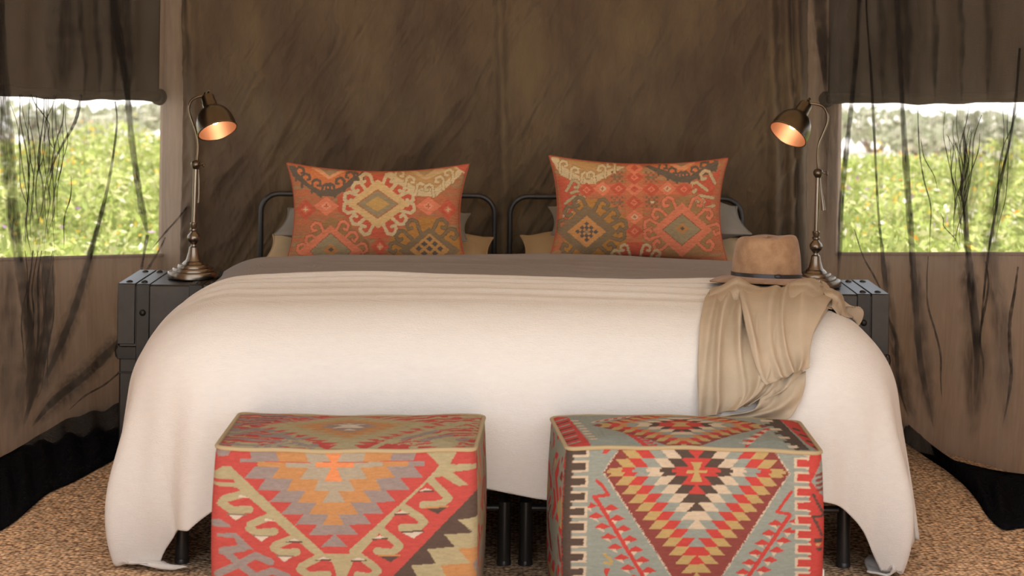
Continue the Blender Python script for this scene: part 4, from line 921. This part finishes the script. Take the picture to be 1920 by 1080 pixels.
# ------------------------------------------------------------------ ottomans
def ottoman(x0, x1, y0, y1, h, pf, pt, side_cols, label, seed, with_tag, skl, skr):
    def skew(gx_, gy_):
        f = np.clip((gy_ - y0) / (y1 - y0), 0, 1); r_ = np.clip((gx_ - x0) / (x1 - x0), 0, 1)
        return gx_ - skl * f * (1 - r_) + skr * f * r_
    root = empty('ottoman', ((x0 + x1) / 2, (y0 + y1) / 2, 0), label, 'ottoman', 'kilim ottomans at the foot of the beds')
    rc = 0.022
    # perimeter samples (start at the back left, front in the middle)
    per = []
    def seg(a, b, n, kind): 
        for t in np.linspace(0, 1, n, endpoint=False): per.append((a[0] + (b[0] - a[0]) * t, a[1] + (b[1] - a[1]) * t, kind))
    def arc(cx, cy, a0, n, kind):
        for t in np.linspace(0, PI / 2, n, endpoint=False): per.append((cx + rc * math.cos(a0 + t), cy + rc * math.sin(a0 + t), kind))
    seg((x0, y1 - rc), (x0, y0 + rc), 90, 'l'); arc(x0 + rc, y0 + rc, PI, 8, 'f'); seg((x0 + rc, y0), (x1 - rc, y0), 330, 'f'); arc(x1 - rc, y0 + rc, 1.5 * PI, 8, 'f')
    seg((x1, y0 + rc), (x1, y1 - rc), 90, 'r'); arc(x1 - rc, y1 - rc, 0, 5, 'b'); seg((x1 - rc, y1), (x0 + rc, y1), 40, 'b'); arc(x0 + rc, y1 - rc, PI / 2, 5, 'b')
    X = np.array([p[0] for p in per])[None, :]; Y = np.array([p[1] for p in per])[None, :]; K = np.array([p[2] for p in per])
    nv = 230; zf = np.linspace(0.004, h, nv)[:, None]; t = zf / h
    cx, cy = (x0 + x1) / 2, (y0 + y1) / 2
    bul = 0.010 * np.sin(np.clip(t, 0, 1) * PI) ** 0.7 + 0.004 * (fbm(X * 6 + Y * 6, zf * 6, 2, seed) - 0.45)
    ux = np.clip((X - cx) / ((x1 - x0) / 2), -1, 1); uy = np.clip((Y - cy) / ((y1 - y0) / 2), -1, 1)
    Xb = X + bul * np.sign(ux) * np.abs(ux) ** 6 ; Yb = Y + bul * np.sign(uy) * np.abs(uy) ** 6 * (1 - 0.3 * np.abs(ux))
    Z = zf + 0 * X - 0.005 * np.sin(ux * 2 + seed) * t
    P = np.stack([skew(Xb + 0 * zf, Yb + 0 * zf), Yb + 0 * zf, Z], -1)
    C = np.zeros(P.shape)
    fm = K == 'f'
    px, py = proj(X[:, fm] + 0 * zf, np.full((nv, fm.sum()), y0), zf + 0 * X[:, fm]); C[:, fm] = pf(px, py)
    om = ~fm
    C[:, om] = side_noise((X + Y)[:, om] + 0 * zf, zf + 0 * X[:, om], side_cols, seed)
    grid_mesh('side_cover', P, M['kilim'], root, C, closed_u=True)
    # domed top
    nu, nw = 240, 120
    u = np.linspace(-1, 1, nu)[None, :]; w = np.linspace(-1, 1, nw)[:, None]
    # squircle corners
    hx, hy = (x1 - x0) / 2, (y1 - y0) / 2
    gx = hx * u + 0 * w; gy = hy * w + 0 * u
    qx = np.clip(np.abs(gx), hx - rc, None) - (hx - rc); qy = np.clip(np.abs(gy), hy - rc, None) - (hy - rc)
    rad = np.hypot(qx, qy); mx = np.maximum(qx, qy); k = np.where(rad > 1e-9, mx / np.maximum(rad, 1e-9), 1)
    gx = np.sign(gx) * (np.minimum(np.abs(gx), hx - rc) + qx * k); gy = np.sign(gy) * (np.minimum(np.abs(gy), hy - rc) + qy * k)
    edge = np.clip(1 - np.maximum(np.abs(u), np.abs(w)), 0, 1)
    dome = 0.018 * (1 - (1 - np.clip(edge / 0.5, 0, 1)) ** 2.4) + 0.004 * (fbm(gx * 7, gy * 7, 2, seed) - 0.45) * np.clip(edge * 8, 0, 1)
    Pt = np.stack([skew(cx + gx, cy + gy), cy + gy, h - 0.005 * np.sin(u * 2 + seed) + dome], -1)
    px, py = proj(cx + gx, cy + gy, h + 0.7 * dome); Ct = pt(px, py)
    grid_mesh('top_panel', Pt, M['kilim'], root, Ct)
    lp = [(cx + (hx - rc) * sx + rc * math.cos(a), cy + (hy - rc) * sy + rc * math.sin(a)) for sx, sy, a0 in ((1, 1, 0), (-1, 1, PI / 2), (-1, -1, PI), (1, -1, 1.5 * PI)) for a in np.linspace(a0, a0 + PI / 2, 7)]
    lp2 = []
    for (a, b) in zip(lp, lp[1:] + lp[:1]):
        n_ = max(1, int(math.hypot(b[0] - a[0], b[1] - a[1]) / 0.04))
        for q in range(n_): lp2.append((a[0] + (b[0] - a[0]) * q / n_, a[1] + (b[1] - a[1]) * q / n_))
    lp2.append(lp2[0])
    pts = [(float(skew(x, y)), y, h + 0.001 - 0.005 * math.sin(np.clip((x - cx) / hx, -1, 1) * 2 + seed) + 0.0015 * math.sin(x * 31)) for x, y in lp2]
    MB().tube(pts, 0.0055, 8, cap=False).build('piping', M['piping'], root)
    if with_tag:
        MB().box(x1 + 0.004, x1 + 0.012, y0 + 0.016, y0 + 0.036, 0.13, 0.165).build('care_tag', M['tagm'], root, smooth=False)
    return root
ottoman(-0.7305, -0.079, 4.62, 5.035, 0.468, pat_front_left, pat_top_left, [(196, 80, 76), (172, 156, 124), (160, 146, 142), (204, 120, 84)],
        'red kilim ottoman with orange stepped diamond in front of the left bed', 2, False, 0.0, 0.018)
ottoman(0.155, 0.802, 4.668, 5.05, 0.468, pat_front_right, pat_top_right, [(150, 62, 58), (158, 162, 146), (206, 70, 64), (196, 168, 108)],
        'blue-grey kilim ottoman with red zigzag lozenge in front of the right bed', 5, True, 0.034, 0.0)

# ------------------------------------------------------------------ trunks used as bedside tables
def trunk(xo, xi, y0, y1, h, label, s):
    """xo outer side, xi inner side (towards the bed); s = -1 left of the beds, +1 right"""
    root = empty('metal_trunk', ((xo + xi) / 2, (y0 + y1) / 2, 0), label, 'trunk', 'grey metal trunks beside the beds')
    a, b = min(xo, xi), max(xo, xi)
    MB().box(a, b, y0, y1, 0, 0.41, 0.006).build('body', M['trunk'], root)
    MB().box(a - 0.003, b + 0.003, y0 - 0.003, y1 + 0.003, 0.412, h, 0.006).build('lid', M['trunk'], root)
    w = 0.055
    for e, sg in ((xo, -s), (xi, s)):
        xa, xb = sorted((e + sg * -0.006, e + sg * w))
        MB().box(xa, xb, y0 - 0.008, y1 + 0.008, h - 0.004, h + 0.004, 0.002).build('top_strap', M['trunkdark'], root)
        cp = MB().box(xa, xb, y0 - 0.009, y0 - 0.001, 0.425, h + 0.003, 0.002).build('corner_plate', M['trunk'], root)
        xs0, xs1 = sorted((e + sg * (w + 0.004), e + sg * (w + 0.05)))
        MB().box(xs0, xs1, y0 - 0.010, y0 - 0.001, 0.345, h + 0.002, 0.002).build('front_strap', M['trunkdark'], root)
        MB().box(xs0, xs1, y0 - 0.006, y1 + 0.004, h, h + 0.003, 0.001).build('strap_end', M['trunkdark'], root)
        Mx = Matrix.Translation(((xs0 + xs1) / 2, y0 - 0.010, 0.535)) @ Matrix.Rotation(PI / 2, 4, 'X')
        MB().lathe([(0.0115, 0), (0.011, 0.004), (0.008, 0.008), (0.003, 0.010), (0.0005, 0.0103)], 16, Mx).build('rivet', M['trunkdark'], root)
        for (rx, ry) in ((e + sg * 0.026, y0 + 0.035), (e + sg * 0.026, y1 - 0.05), (e + sg * 0.078, y0 + 0.035), (e + sg * 0.078, y1 - 0.05)):
            MB().lathe([(0.012, 0), (0.0115, 0.003), (0.008, 0.006), (0.003, 0.0075), (0.0005, 0.0078)], 16, Matrix.Translation((rx, ry, h + 0.003))).build('rivet', M['trunkdark'], root)
    MB().box(a - 0.006, b + 0.006, y0 - 0.007, y1 + 0.006, 0.372, 0.416, 0.002).build('band', M['trunkdark'], root)
    MB().box(a - 0.004, b + 0.004, y0 - 0.005, y1 + 0.004, 0.322, 0.328, 0.001).build('seam_ridge', M['trunkdark'], root)
    MB().box(a - 0.005, b + 0.005, y0 - 0.006, y1 + 0.005, 0.0, 0.035, 0.002).build('base_band', M['trunkdark'], root)
    hp = [(xo + s * q, y0 + 0.012, z) for q, z in ((0.004, 0.425), (0.013, 0.418), (0.016, 0.40), (0.013, 0.38), (0.004, 0.372))]
    MB().tube(hp, 0.003, 8).build('side_handle', M['trunkdark'], root)
TH = 0.632
trunk(-1.352, -1.005, 6.40, 6.76, TH, 'dark grey metal trunk with riveted straps left of the beds', -1)
trunk(1.318, 1.0, 6.40, 6.76, TH, 'dark grey metal trunk mostly hidden right of the beds', 1)

# ------------------------------------------------------------------ lamps
def lamp(base_px, d, joint, arm, head, mouth, minor, s, label):
    b = UF(base_px[0], base_px[1], TH + 0.004); b = U(base_px[0], base_px[1], d); bx = b.x
    root = empty('desk_lamp', (bx, d, TH + 0.004), label, 'lamp', 'antique brass lamps on the trunks')
    T0 = Matrix.Translation((bx, d, TH + 0.004))
    MB().lathe([(0.088, 0), (0.091, 0.002), (0.091, 0.020), (0.088, 0.024), (0.074, 0.025), (0.073, 0.033), (0.070, 0.036), (0.056, 0.037), (0.055, 0.045), (0.052, 0.048), (0.040, 0.049), (0.036, 0.055), (0.030, 0.060)], 40, T0).build('base', M['brass'], root)
    st = MB().lathe([(0.030, 0.058), (0.025, 0.068), (0.020, 0.085), (0.017, 0.10), (0.016, 0.108), (0.010, 0.112), (0.009, 0.118), (0.012, 0.122), (0.021, 0.132), (0.0235, 0.142), (0.021, 0.151), (0.013, 0.160), (0.010, 0.165), (0.014, 0.169), (0.014, 0.174), (0.010, 0.177), (0.0135, 0.190), (0.0135, 0.194), (0.010, 0.197)], 32, T0).build('turned_stem', M['brass'], root)
    jt = U(joint[0], joint[1], d)
    MB().tube([(bx, d, TH + 0.19), (bx + (jt.x - bx) * 0.5, d, (TH + 0.19 + jt.z) / 2), (jt.x, d, jt.z)], 0.0085, 20).build('pole', M['brass'], root)
    ks = Matrix.Translation(jt)
    MB().lathe([(0.002, -0.018), (0.010, -0.017), (0.013, -0.012), (0.0165, -0.006), (0.0175, 0), (0.0165, 0.006), (0.013, 0.011), (0.006, 0.014), (0.001, 0.0145)], 24, ks).build('knuckle', M['shade'], root)
    sc = MB().tube([jt, jt + Vector((0.022, -0.006, 0)), jt + Vector((0.030, -0.008, 0))], [0.003, 0.003, 0.003], 10).build('thumb_screw', M['brass'], root)
    MB().tube([jt + Vector((0.030, -0.014, -0.007)), jt + Vector((0.030, -0.008, 0)), jt + Vector((0.030, -0.002, 0.007))], [0.003, 0.005, 0.003], 10).build('screw_wing', M['brass'], sc)
    C = interp(arm, 36)
    MB().tube([U(px, py, d - 0.012 * math.sin(i / 35 * PI) - 0.04 * (i / 35) ** 2) for i, (px, py) in enumerate(C)], 0.0048, 14).build('curved_arm', M['brass'], root)
    # counter lever hanging from the knuckle
    lv = [(joint[0] + 4, joint[1] + 10), (joint[0] + 6, joint[1] + 35), (joint[0] + 9, joint[1] + 58), (joint[0] + 10, joint[1] + 70)] if s > 0 else [(joint[0] + 5, joint[1] + 10), (joint[0] + 6, joint[1] + 30), (joint[0] + 6, joint[1] + 55), (joint[0] + 5, joint[1] + 72)]
    MB().tube([U(px, py, d - 0.012 if s > 0 else d + 0.012) for px, py in lv], [0.0025, 0.0035, 0.0065, 0.0072] if s > 0 else [0.0025, 0.003, 0.003, 0.0035], 12).build('lever', M['brass'], root)
    # shade: axis from the head joint to the centre of the mouth, leaning to the viewer
    dh = d - 0.05; h0 = U(head[0], head[1], dh); m0 = U(mouth[0], mouth[1], dh)
    v = m0 - h0; L = v.length; fwd = L * minor / math.sqrt(1 - minor ** 2); v.y -= fwd
    Lg = v.length; ax = v.normalized(); q = Vector((0, 0, -1)).rotation_difference(ax).to_matrix().to_4x4()
    Q = Matrix.Translation(h0) @ q
    R = 0.0695; k = Lg / 0.150
    outer = [(0.004, 0.0), (0.020, -0.004), (0.0235, -0.010), (0.0235, -0.030), (0.0255, -0.034), (0.0255, -0.050), (0.028, -0.055), (0.044, -0.066), (0.056, -0.082), (0.064, -0.102), (0.0685, -0.125), (R, -0.150)]
    inner = [(R - 0.002, -0.1505), (0.0665, -0.125), (0.062, -0.103), (0.054, -0.084), (0.042, -0.068), (0.026, -0.057), (0.004, -0.056)]
    so = MB().lathe([(r, z * k) for r, z in outer], 40, Q, cap=False).build('lamp_shade', M['shade'], root)
    MB().lathe([(r, z * k) for r, z in [outer[-1]] + inner], 40, Q, cap=False).build('shade_lining', M['copper'], so)
    MB().lathe([(R - 0.001, -0.148 * k), (R + 0.002, -0.149 * k), (R + 0.002, -0.152 * k), (R - 0.002, -0.1525 * k), (R - 0.002, -0.148 * k)], 40, Q, cap=False).build('rim', M['brass'], so)
    MB().lathe([(0.012, -0.056 * k), (0.013, -0.075 * k), (0.011, -0.078 * k)], 20, Q).build('socket', M['brass'], root)
    MB().lathe([(0.008, -0.078 * k), (0.013, -0.088 * k), (0.0165, -0.10 * k), (0.0155, -0.111 * k), (0.010, -0.120 * k), (0.001, -0.124 * k)], 20, Q).build('bulb', M['bulb'], root)
    # swivel at the end of the arm
    MB().lathe([(0.001, 0.012), (0.007, 0.011), (0.010, 0.006), (0.0105, 0), (0.009, -0.006), (0.004, -0.010)], 20, Q).build('swivel', M['brass'], root)
    MB().tube([h0 + Vector((0.0, -0.004, 0.004)), h0 + Vector((0.008, -0.012, 0.016))], [0.0035, 0.005], 10).build('wing_nut', M['brass'], root)
    ld = bpy.data.lights.new('bulb_light', 'POINT'); ld.energy = 0.035; ld.color = (1.0, 0.76, 0.52); ld.shadow_soft_size = 0.016
    lo = bpy.data.objects.new('bulb_light', ld); col.objects.link(lo); lo.location = Q @ Vector((0, 0, -0.132 * k))
lamp((362, 530), 6.575, (367, 308), [(370, 300), (371, 272), (367, 248), (358, 222), (354, 205), (358, 190), (370, 182), (388, 179)], (388, 178), (413, 243), 0.42, -1, 'antique brass swan-neck lamp lit on the left trunk')
lamp((1529, 530), 6.575, (1534, 324), [(1534, 316), (1533, 290), (1536, 268), (1546, 244), (1552, 226), (1549, 208), (1538, 197), (1512, 193)], (1513, 193), (1473, 250), 0.42, 1, 'antique brass swan-neck lamp lit beside the hat on the right')

# ------------------------------------------------------------------ hat
bvh = BVHTree.FromPolygons([tuple(p) for p in BP.reshape(-1, 3)], [tuple(int(k) for k in (i * BP.shape[1] + j, i * BP.shape[1] + j + 1, (i + 1) * BP.shape[1] + j + 1, (i + 1) * BP.shape[1] + j)) for i in range(BP.shape[0] - 1) for j in range(BP.shape[1] - 1)])
def hit(px, py):
    o = Vector((0, 0, HC)); d = (U(px, py, 1.0) - o).normalized()
    p, n, i, dist = bvh.ray_cast(o, d)
    return (p, n if n.dot(d) < 0 else -n) if p is not None else (None, None)
hd = 5.74; hb = U(1437, 519, hd); hz = hb.z
hat = empty('hat', (hb.x, hd, hz - 0.02), 'tan felt hat with a black band lying on the khaki scarf', 'hat')
tilt = Matrix.Translation((hb.x, hd, hz)) @ Matrix.Rotation(math.radians(1.0), 4, 'Y') @ Matrix.Rotation(math.radians(-4), 4, 'X')
nr, na = 40, 96; P = []
prof = interp([(0.1085, 0.0), (0.1075, 0.02), (0.104, 0.06), (0.098, 0.10), (0.094, 0.118), (0.087, 0.128), (0.074, 0.130), (0.045, 0.127), (0.0, 0.124)], nr)
for r, z in prof:
    row = []
    for k in range(na):
        a = 2 * PI * k / na; x, y = r * math.cos(a), r * 1.12 * math.sin(a)
        zz_ = z + (0.010 * math.sin(a * 1.0 + 0.3) * 0 if z < 0.1 else 0) - (z / 0.13) ** 3 * (0.006 * (1 - math.cos(a + 0.2)) * 0.8 + 0.004 * math.sin(3 * a))
        w = 1 + 0.018 * math.sin(2 * a + 4 * z / 0.13) * (z / 0.13)
        row.append(tilt @ Vector((x * w, y * w, zz_)))
    P.append(row)
grid_mesh('crown', np.array(P), M['felt'], hat, closed_u=True)
MB().lathe([(0.1095, 0.001), (0.1105, 0.002), (0.1100, 0.013), (0.1088, 0.014)], 96, tilt @ Matrix.Diagonal((1, 1.12, 1, 1)), cap=False).build('hat_band', M['leather'], hat)
P = []
for t in np.linspace(0, 1, 16):
    row = []
    for k in range(na):
        a = 2 * PI * k / na; r = 0.107 + 0.068 * t
        row.append(tilt @ Vector((r * math.cos(a), (r * 1.12) * math.sin(a), -0.002 - 0.016 * t * t * (0.6 + 0.6 * abs(math.cos(a))) + 0.004 * math.sin(2 * a) * t)))
    P.append(row)
bo = grid_mesh('brim', np.array(P), M['felt'], hat, closed_u=True); so = bo.modifiers.new('thickness', 'SOLIDIFY'); so.thickness = 0.004
MB().tube([tilt @ Vector((0.02 + 0.012 * math.cos(a), -0.1245, 0.009 + 0.005 * math.sin(a))) for a in np.linspace(0, 2 * PI, 12)], 0.0018, 6).build('band_buckle', M['leather'], hat)

# ------------------------------------------------------------------ scarf
scarf = empty('scarf', tuple(U(1420, 560, 5.5)), 'crumpled khaki cotton scarf hanging over the foot of the bed under the hat', 'scarf')
def sheet(name, left, right, nu, nv, off, fold, seed, lift=None):
    """cloth lying on the blanket: left and right edges as picture curves, folds stand off the surface"""
    Lc = interp(left, nv); Rc = interp(right, nv); P = np.zeros((nv, nu, 3))
    for i in range(nv):
        v = i / (nv - 1)
        for j in range(nu):
            u = j / (nu - 1)
            px, py = Lc[i] * (1 - u) + Rc[i] * u
            w = fold(u, v)
            p, n = hit(px, py)
            if p is None:
                p, n = bvh.find_nearest(U(px, py, 5.75))[:2]
                if n.z < 0: n = -n
            o = off + w + (lift(u, v) if lift else 0)
            # keep the cloth on the line of sight chosen in plan, standing off along the surface normal
            q = p + n * o
            P[i, j] = q
    P[1:-1] = P[1:-1] * 0.5 + (P[:-2] + P[2:]) * 0.25
    P[:, 1:-1] = P[:, 1:-1] * 0.6 + (P[:, :-2] + P[:, 2:]) * 0.2
    o = grid_mesh(name, P, M['scarf'], scarf); sm = o.modifiers.new('thickness', 'SOLIDIFY'); sm.thickness = 0.003; sm.offset = 1
    return o
N1 = lambda x, y, s_=0: float(vnoise(np.array(x), np.array(y), s_))
def bellpleat(x, c, w): return math.exp(-((x - c) / w) ** 2)
def fold1(u, v):
    s_ = 0.0
    for c, w, a, dr in ((0.03, 0.05, 0.018, 0.0), (0.20, 0.045, 0.026, 0.10), (0.36, 0.035, 0.022, 0.16), (0.50, 0.05, 0.020, 0.10), (0.66, 0.04, 0.022, 0.02), (0.80, 0.05, 0.016, -0.02), (0.94, 0.04, 0.016, 0.0)):
        s_ += a * (0.4 + 1.2 * N1(c * 20, v * 2.5, 8)) * bellpleat(u + 0.12 * (N1(u * 3, v * 2.2, 4) - 0.5), c + dr * (v - 0.2) + 0.04 * math.sin(v * 5 + c * 9), w * (0.6 + 0.9 * N1(c * 11, v * 3, 2)))
    return s_ * (0.55 + 0.6 * min(v * 2.5, 1)) + 0.006 * N1(u * 9, v * 9, 3)
sheet('long_drape', [(1338, 550), (1324, 562), (1313, 604), (1308, 660), (1306, 720), (1307, 760), (1308, 784)], [(1562, 556), (1560, 572), (1540, 604), (1516, 650), (1508, 690), (1480, 728), (1430, 752)], 90, 90, 0.012, fold1, 1)
def fold2(u, v):
    s_ = 0.0
    for c, w, a, dr in ((0.05, 0.06, 0.020, 0.0), (0.30, 0.06, 0.018, 0.06), (0.55, 0.06, 0.020, 0.04), (0.80, 0.06, 0.018, 0.0)): s_ += a * (0.4 + 1.2 * N1(c * 20, v * 2.5, 1)) * bellpleat(u + 0.14 * (N1(u * 3, v * 2.2, 6) - 0.5), c + dr * v + 0.05 * math.sin(v * 4 + c * 7), w * (0.6 + 0.8 * N1(c * 11, v * 3, 5)))
    return s_ + 0.005 * N1(u * 8, v * 8, 5)
sheet('upper_drape', [(1388, 552), (1384, 574), (1392, 620), (1406, 680), (1420, 716), (1430, 728)], [(1560, 562), (1545, 594), (1522, 640), (1514, 672), (1513, 690), (1513, 698)], 70, 70, 0.036, fold2, 2)
def fold3(u, v): return 0.010 + 0.016 * math.sin(v * PI) + 0.012 * math.sin(u * 9 + v * 4) * math.sin(v * PI) + 0.006 * N1(u * 8, v * 5, 6)
sheet('under_fold', [(1424, 738), (1418, 756), (1400, 772), (1346, 781), (1340, 788)], [(1508, 700), (1506, 728), (1498, 752), (1482, 776), (1470, 789)], 60, 40, 0.006, fold3, 3)
def fold4(u, v): return (0.2 + 0.8 * min(1, u * 5) * min(1, (1 - u) * 5)) * (0.012 + 0.030 * math.sin(v * PI) * (0.7 + 0.5 * math.sin(u * 11)) + 0.014 * N1(u * 10, v * 4, 7))
sheet('top_bunch', [(1338, 546), (1330, 554), (1330, 566), (1338, 580)], [(1575, 548), (1590, 558), (1582, 574), (1562, 588)], 110, 26, 0.010, fold4, 4)
def fold5(u, v): return 0.006 + 0.050 * math.sin(v * PI) ** 0.7 * (0.75 + 0.25 * math.sin(u * 6 + 1)) + 0.008 * math.sin(u * 9 + v * 7)
sheet('tail', [(1520, 548), (1524, 556), (1532, 570), (1548, 584)], [(1590, 562), (1602, 574), (1610, 592), (1612, 610)], 60, 26, 0.006, fold5, 5)

# ------------------------------------------------------------------ outside: meadow, shrubs, pale ground in place of bright sky
tag(MB().box(-60, 60, 7.6, 20.7, -0.12, -0.06).build('ground', M['meadow'], smooth=False), 'green meadow ground behind the tent', kind='structure')
tag(MB().box(-60, 60, -25, 2.39, -0.12, -0.045).build('forecourt_ground', M['pan'], smooth=False), 'pale dry earth in front of the tent', kind='structure')
tag(MB().box(-300, 300, 20.7, 420, -0.13, -0.05).build('sky_standin_ground', M['pan'], smooth=False), 'pale bright ground added beyond the meadow to stand in for bright sky', kind='structure')  # added pale ground; reads as bright sky at the window tops
def leaves(n, kmin, kmax, d0, d1, hmax, size, pal, wts, flat=0.0):
    d = np.sqrt(rng.uniform(d0 ** 2, d1 ** 2, n)); k = rng.uniform(kmin, kmax, n)
    cl = vnoise(d * 1.1, k * d * 1.1, 5); hm = hmax * (0.45 + 0.9 * cl)
    c = np.stack([k * d, d, -0.05 + hm * rng.uniform(0.1, 1, n) ** 0.7], -1)
    a = rng.normal(size=(n, 3)); a /= np.linalg.norm(a, axis=1, keepdims=True); b = rng.normal(size=(n, 3)); b -= a * (a * b).sum(1, keepdims=True); b /= np.linalg.norm(b, axis=1, keepdims=True)
    sz = size * rng.uniform(0.6, 1.5, n)[:, None]; a = a * sz; b = b * sz * 0.45
    V = np.stack([c - a, c - b * 0.9, c + a, c + b], 1)
    C = np.array([lin(*p) for p in pal])[rng.choice(len(pal), n, p=wts)] * rng.uniform(0.75, 1.25, (n, 1))
    return V, C
for side, (ka, kb) in (('left', (-0.46, -0.12)), ('right', (0.12, 0.46))):
    V, C = leaves(90000, ka, kb, 8.2, 20.5, 0.46, 0.032, [(168, 180, 92), (190, 196, 116), (146, 160, 84), (208, 204, 146)], [0.4, 0.3, 0.12, 0.18])
    tag(quads_mesh('meadow_plants', V, M['leaf'], None, C), 'dense leafy green plants of the meadow outside the ' + side + ' window', 'plants', kind='stuff')
    V, C = leaves(2200, ka, kb, 9.0, 20.5, 0.50, 0.022, [(236, 196, 70), (244, 236, 214), (232, 170, 66), (190, 150, 190)], [0.36, 0.46, 0.12, 0.06])
    V[..., 2] += 0.10
    tag(quads_mesh('meadow_flowers', V, M['leaf'], None, C), 'yellow and white wild flowers in the meadow outside the ' + side + ' window', 'flowers', kind='stuff')
def shrub(x, y, h, w, label):
    n = 420
    p = rng.normal(size=(n, 3)); p /= np.linalg.norm(p, axis=1, keepdims=True); p *= rng.uniform(0.35, 1, (n, 1)) ** 0.5
    c = p * np.array([w / 2, w / 2, h * 0.42]) + np.array([x, y, h * 0.58])
    a = rng.normal(size=(n, 3)) * 0.05; b = rng.normal(size=(n, 3)) * 0.04
    C = np.array([lin(166, 168, 140), lin(186, 182, 160), lin(146, 150, 118)])[rng.choice(3, n)]
    root = empty('shrub', (x, y, -0.05), label, 'shrub', 'pale shrubs at the edge of the meadow')
    quads_mesh('foliage', np.stack([c - a, c - b, c + a, c + b], 1), M['leaf'], root, C)
    mb = MB()
    for k in range(5):
        t = k * 1.3; mb.tube([(x + 0.05 * math.cos(t), y + 0.05 * math.sin(t), -0.06), (x + 0.15 * w * math.cos(t), y + 0.15 * w * math.sin(t), h * 0.3), (x + 0.32 * w * math.cos(t), y + 0.3 * w * math.sin(t), h * 0.7)], [0.03, 0.02, 0.01], 6)
    mb.build('stem', M['stem'], root)
M['stem'] = mat('grey_stem', lin(130, 112, 92), 0.9)
for (px, d, h, w, lb) in ((40, 24, 0.55, 2.6, 'pale shrub seen at the far left of the left window'), (150, 25, 0.4, 1.8, 'low pale shrub seen in the middle of the left window'), (255, 27, 0.45, 1.2, 'small pale shrub seen at the right end of the left window'),
                          (1640, 26, 0.6, 1.7, 'pale shrub seen at the left end of the right window'), (1735, 24, 0.45, 1.3, 'low pale shrub seen left of the middle of the right window'), (1830, 25, 0.6, 1.9, 'wide pale shrub seen right of the middle of the right window'), (1905, 24, 0.5, 1.4, 'pale shrub seen at the far right of the right window')):
    p = U(px, 230, d); shrub(p.x, d, h, w, lb)
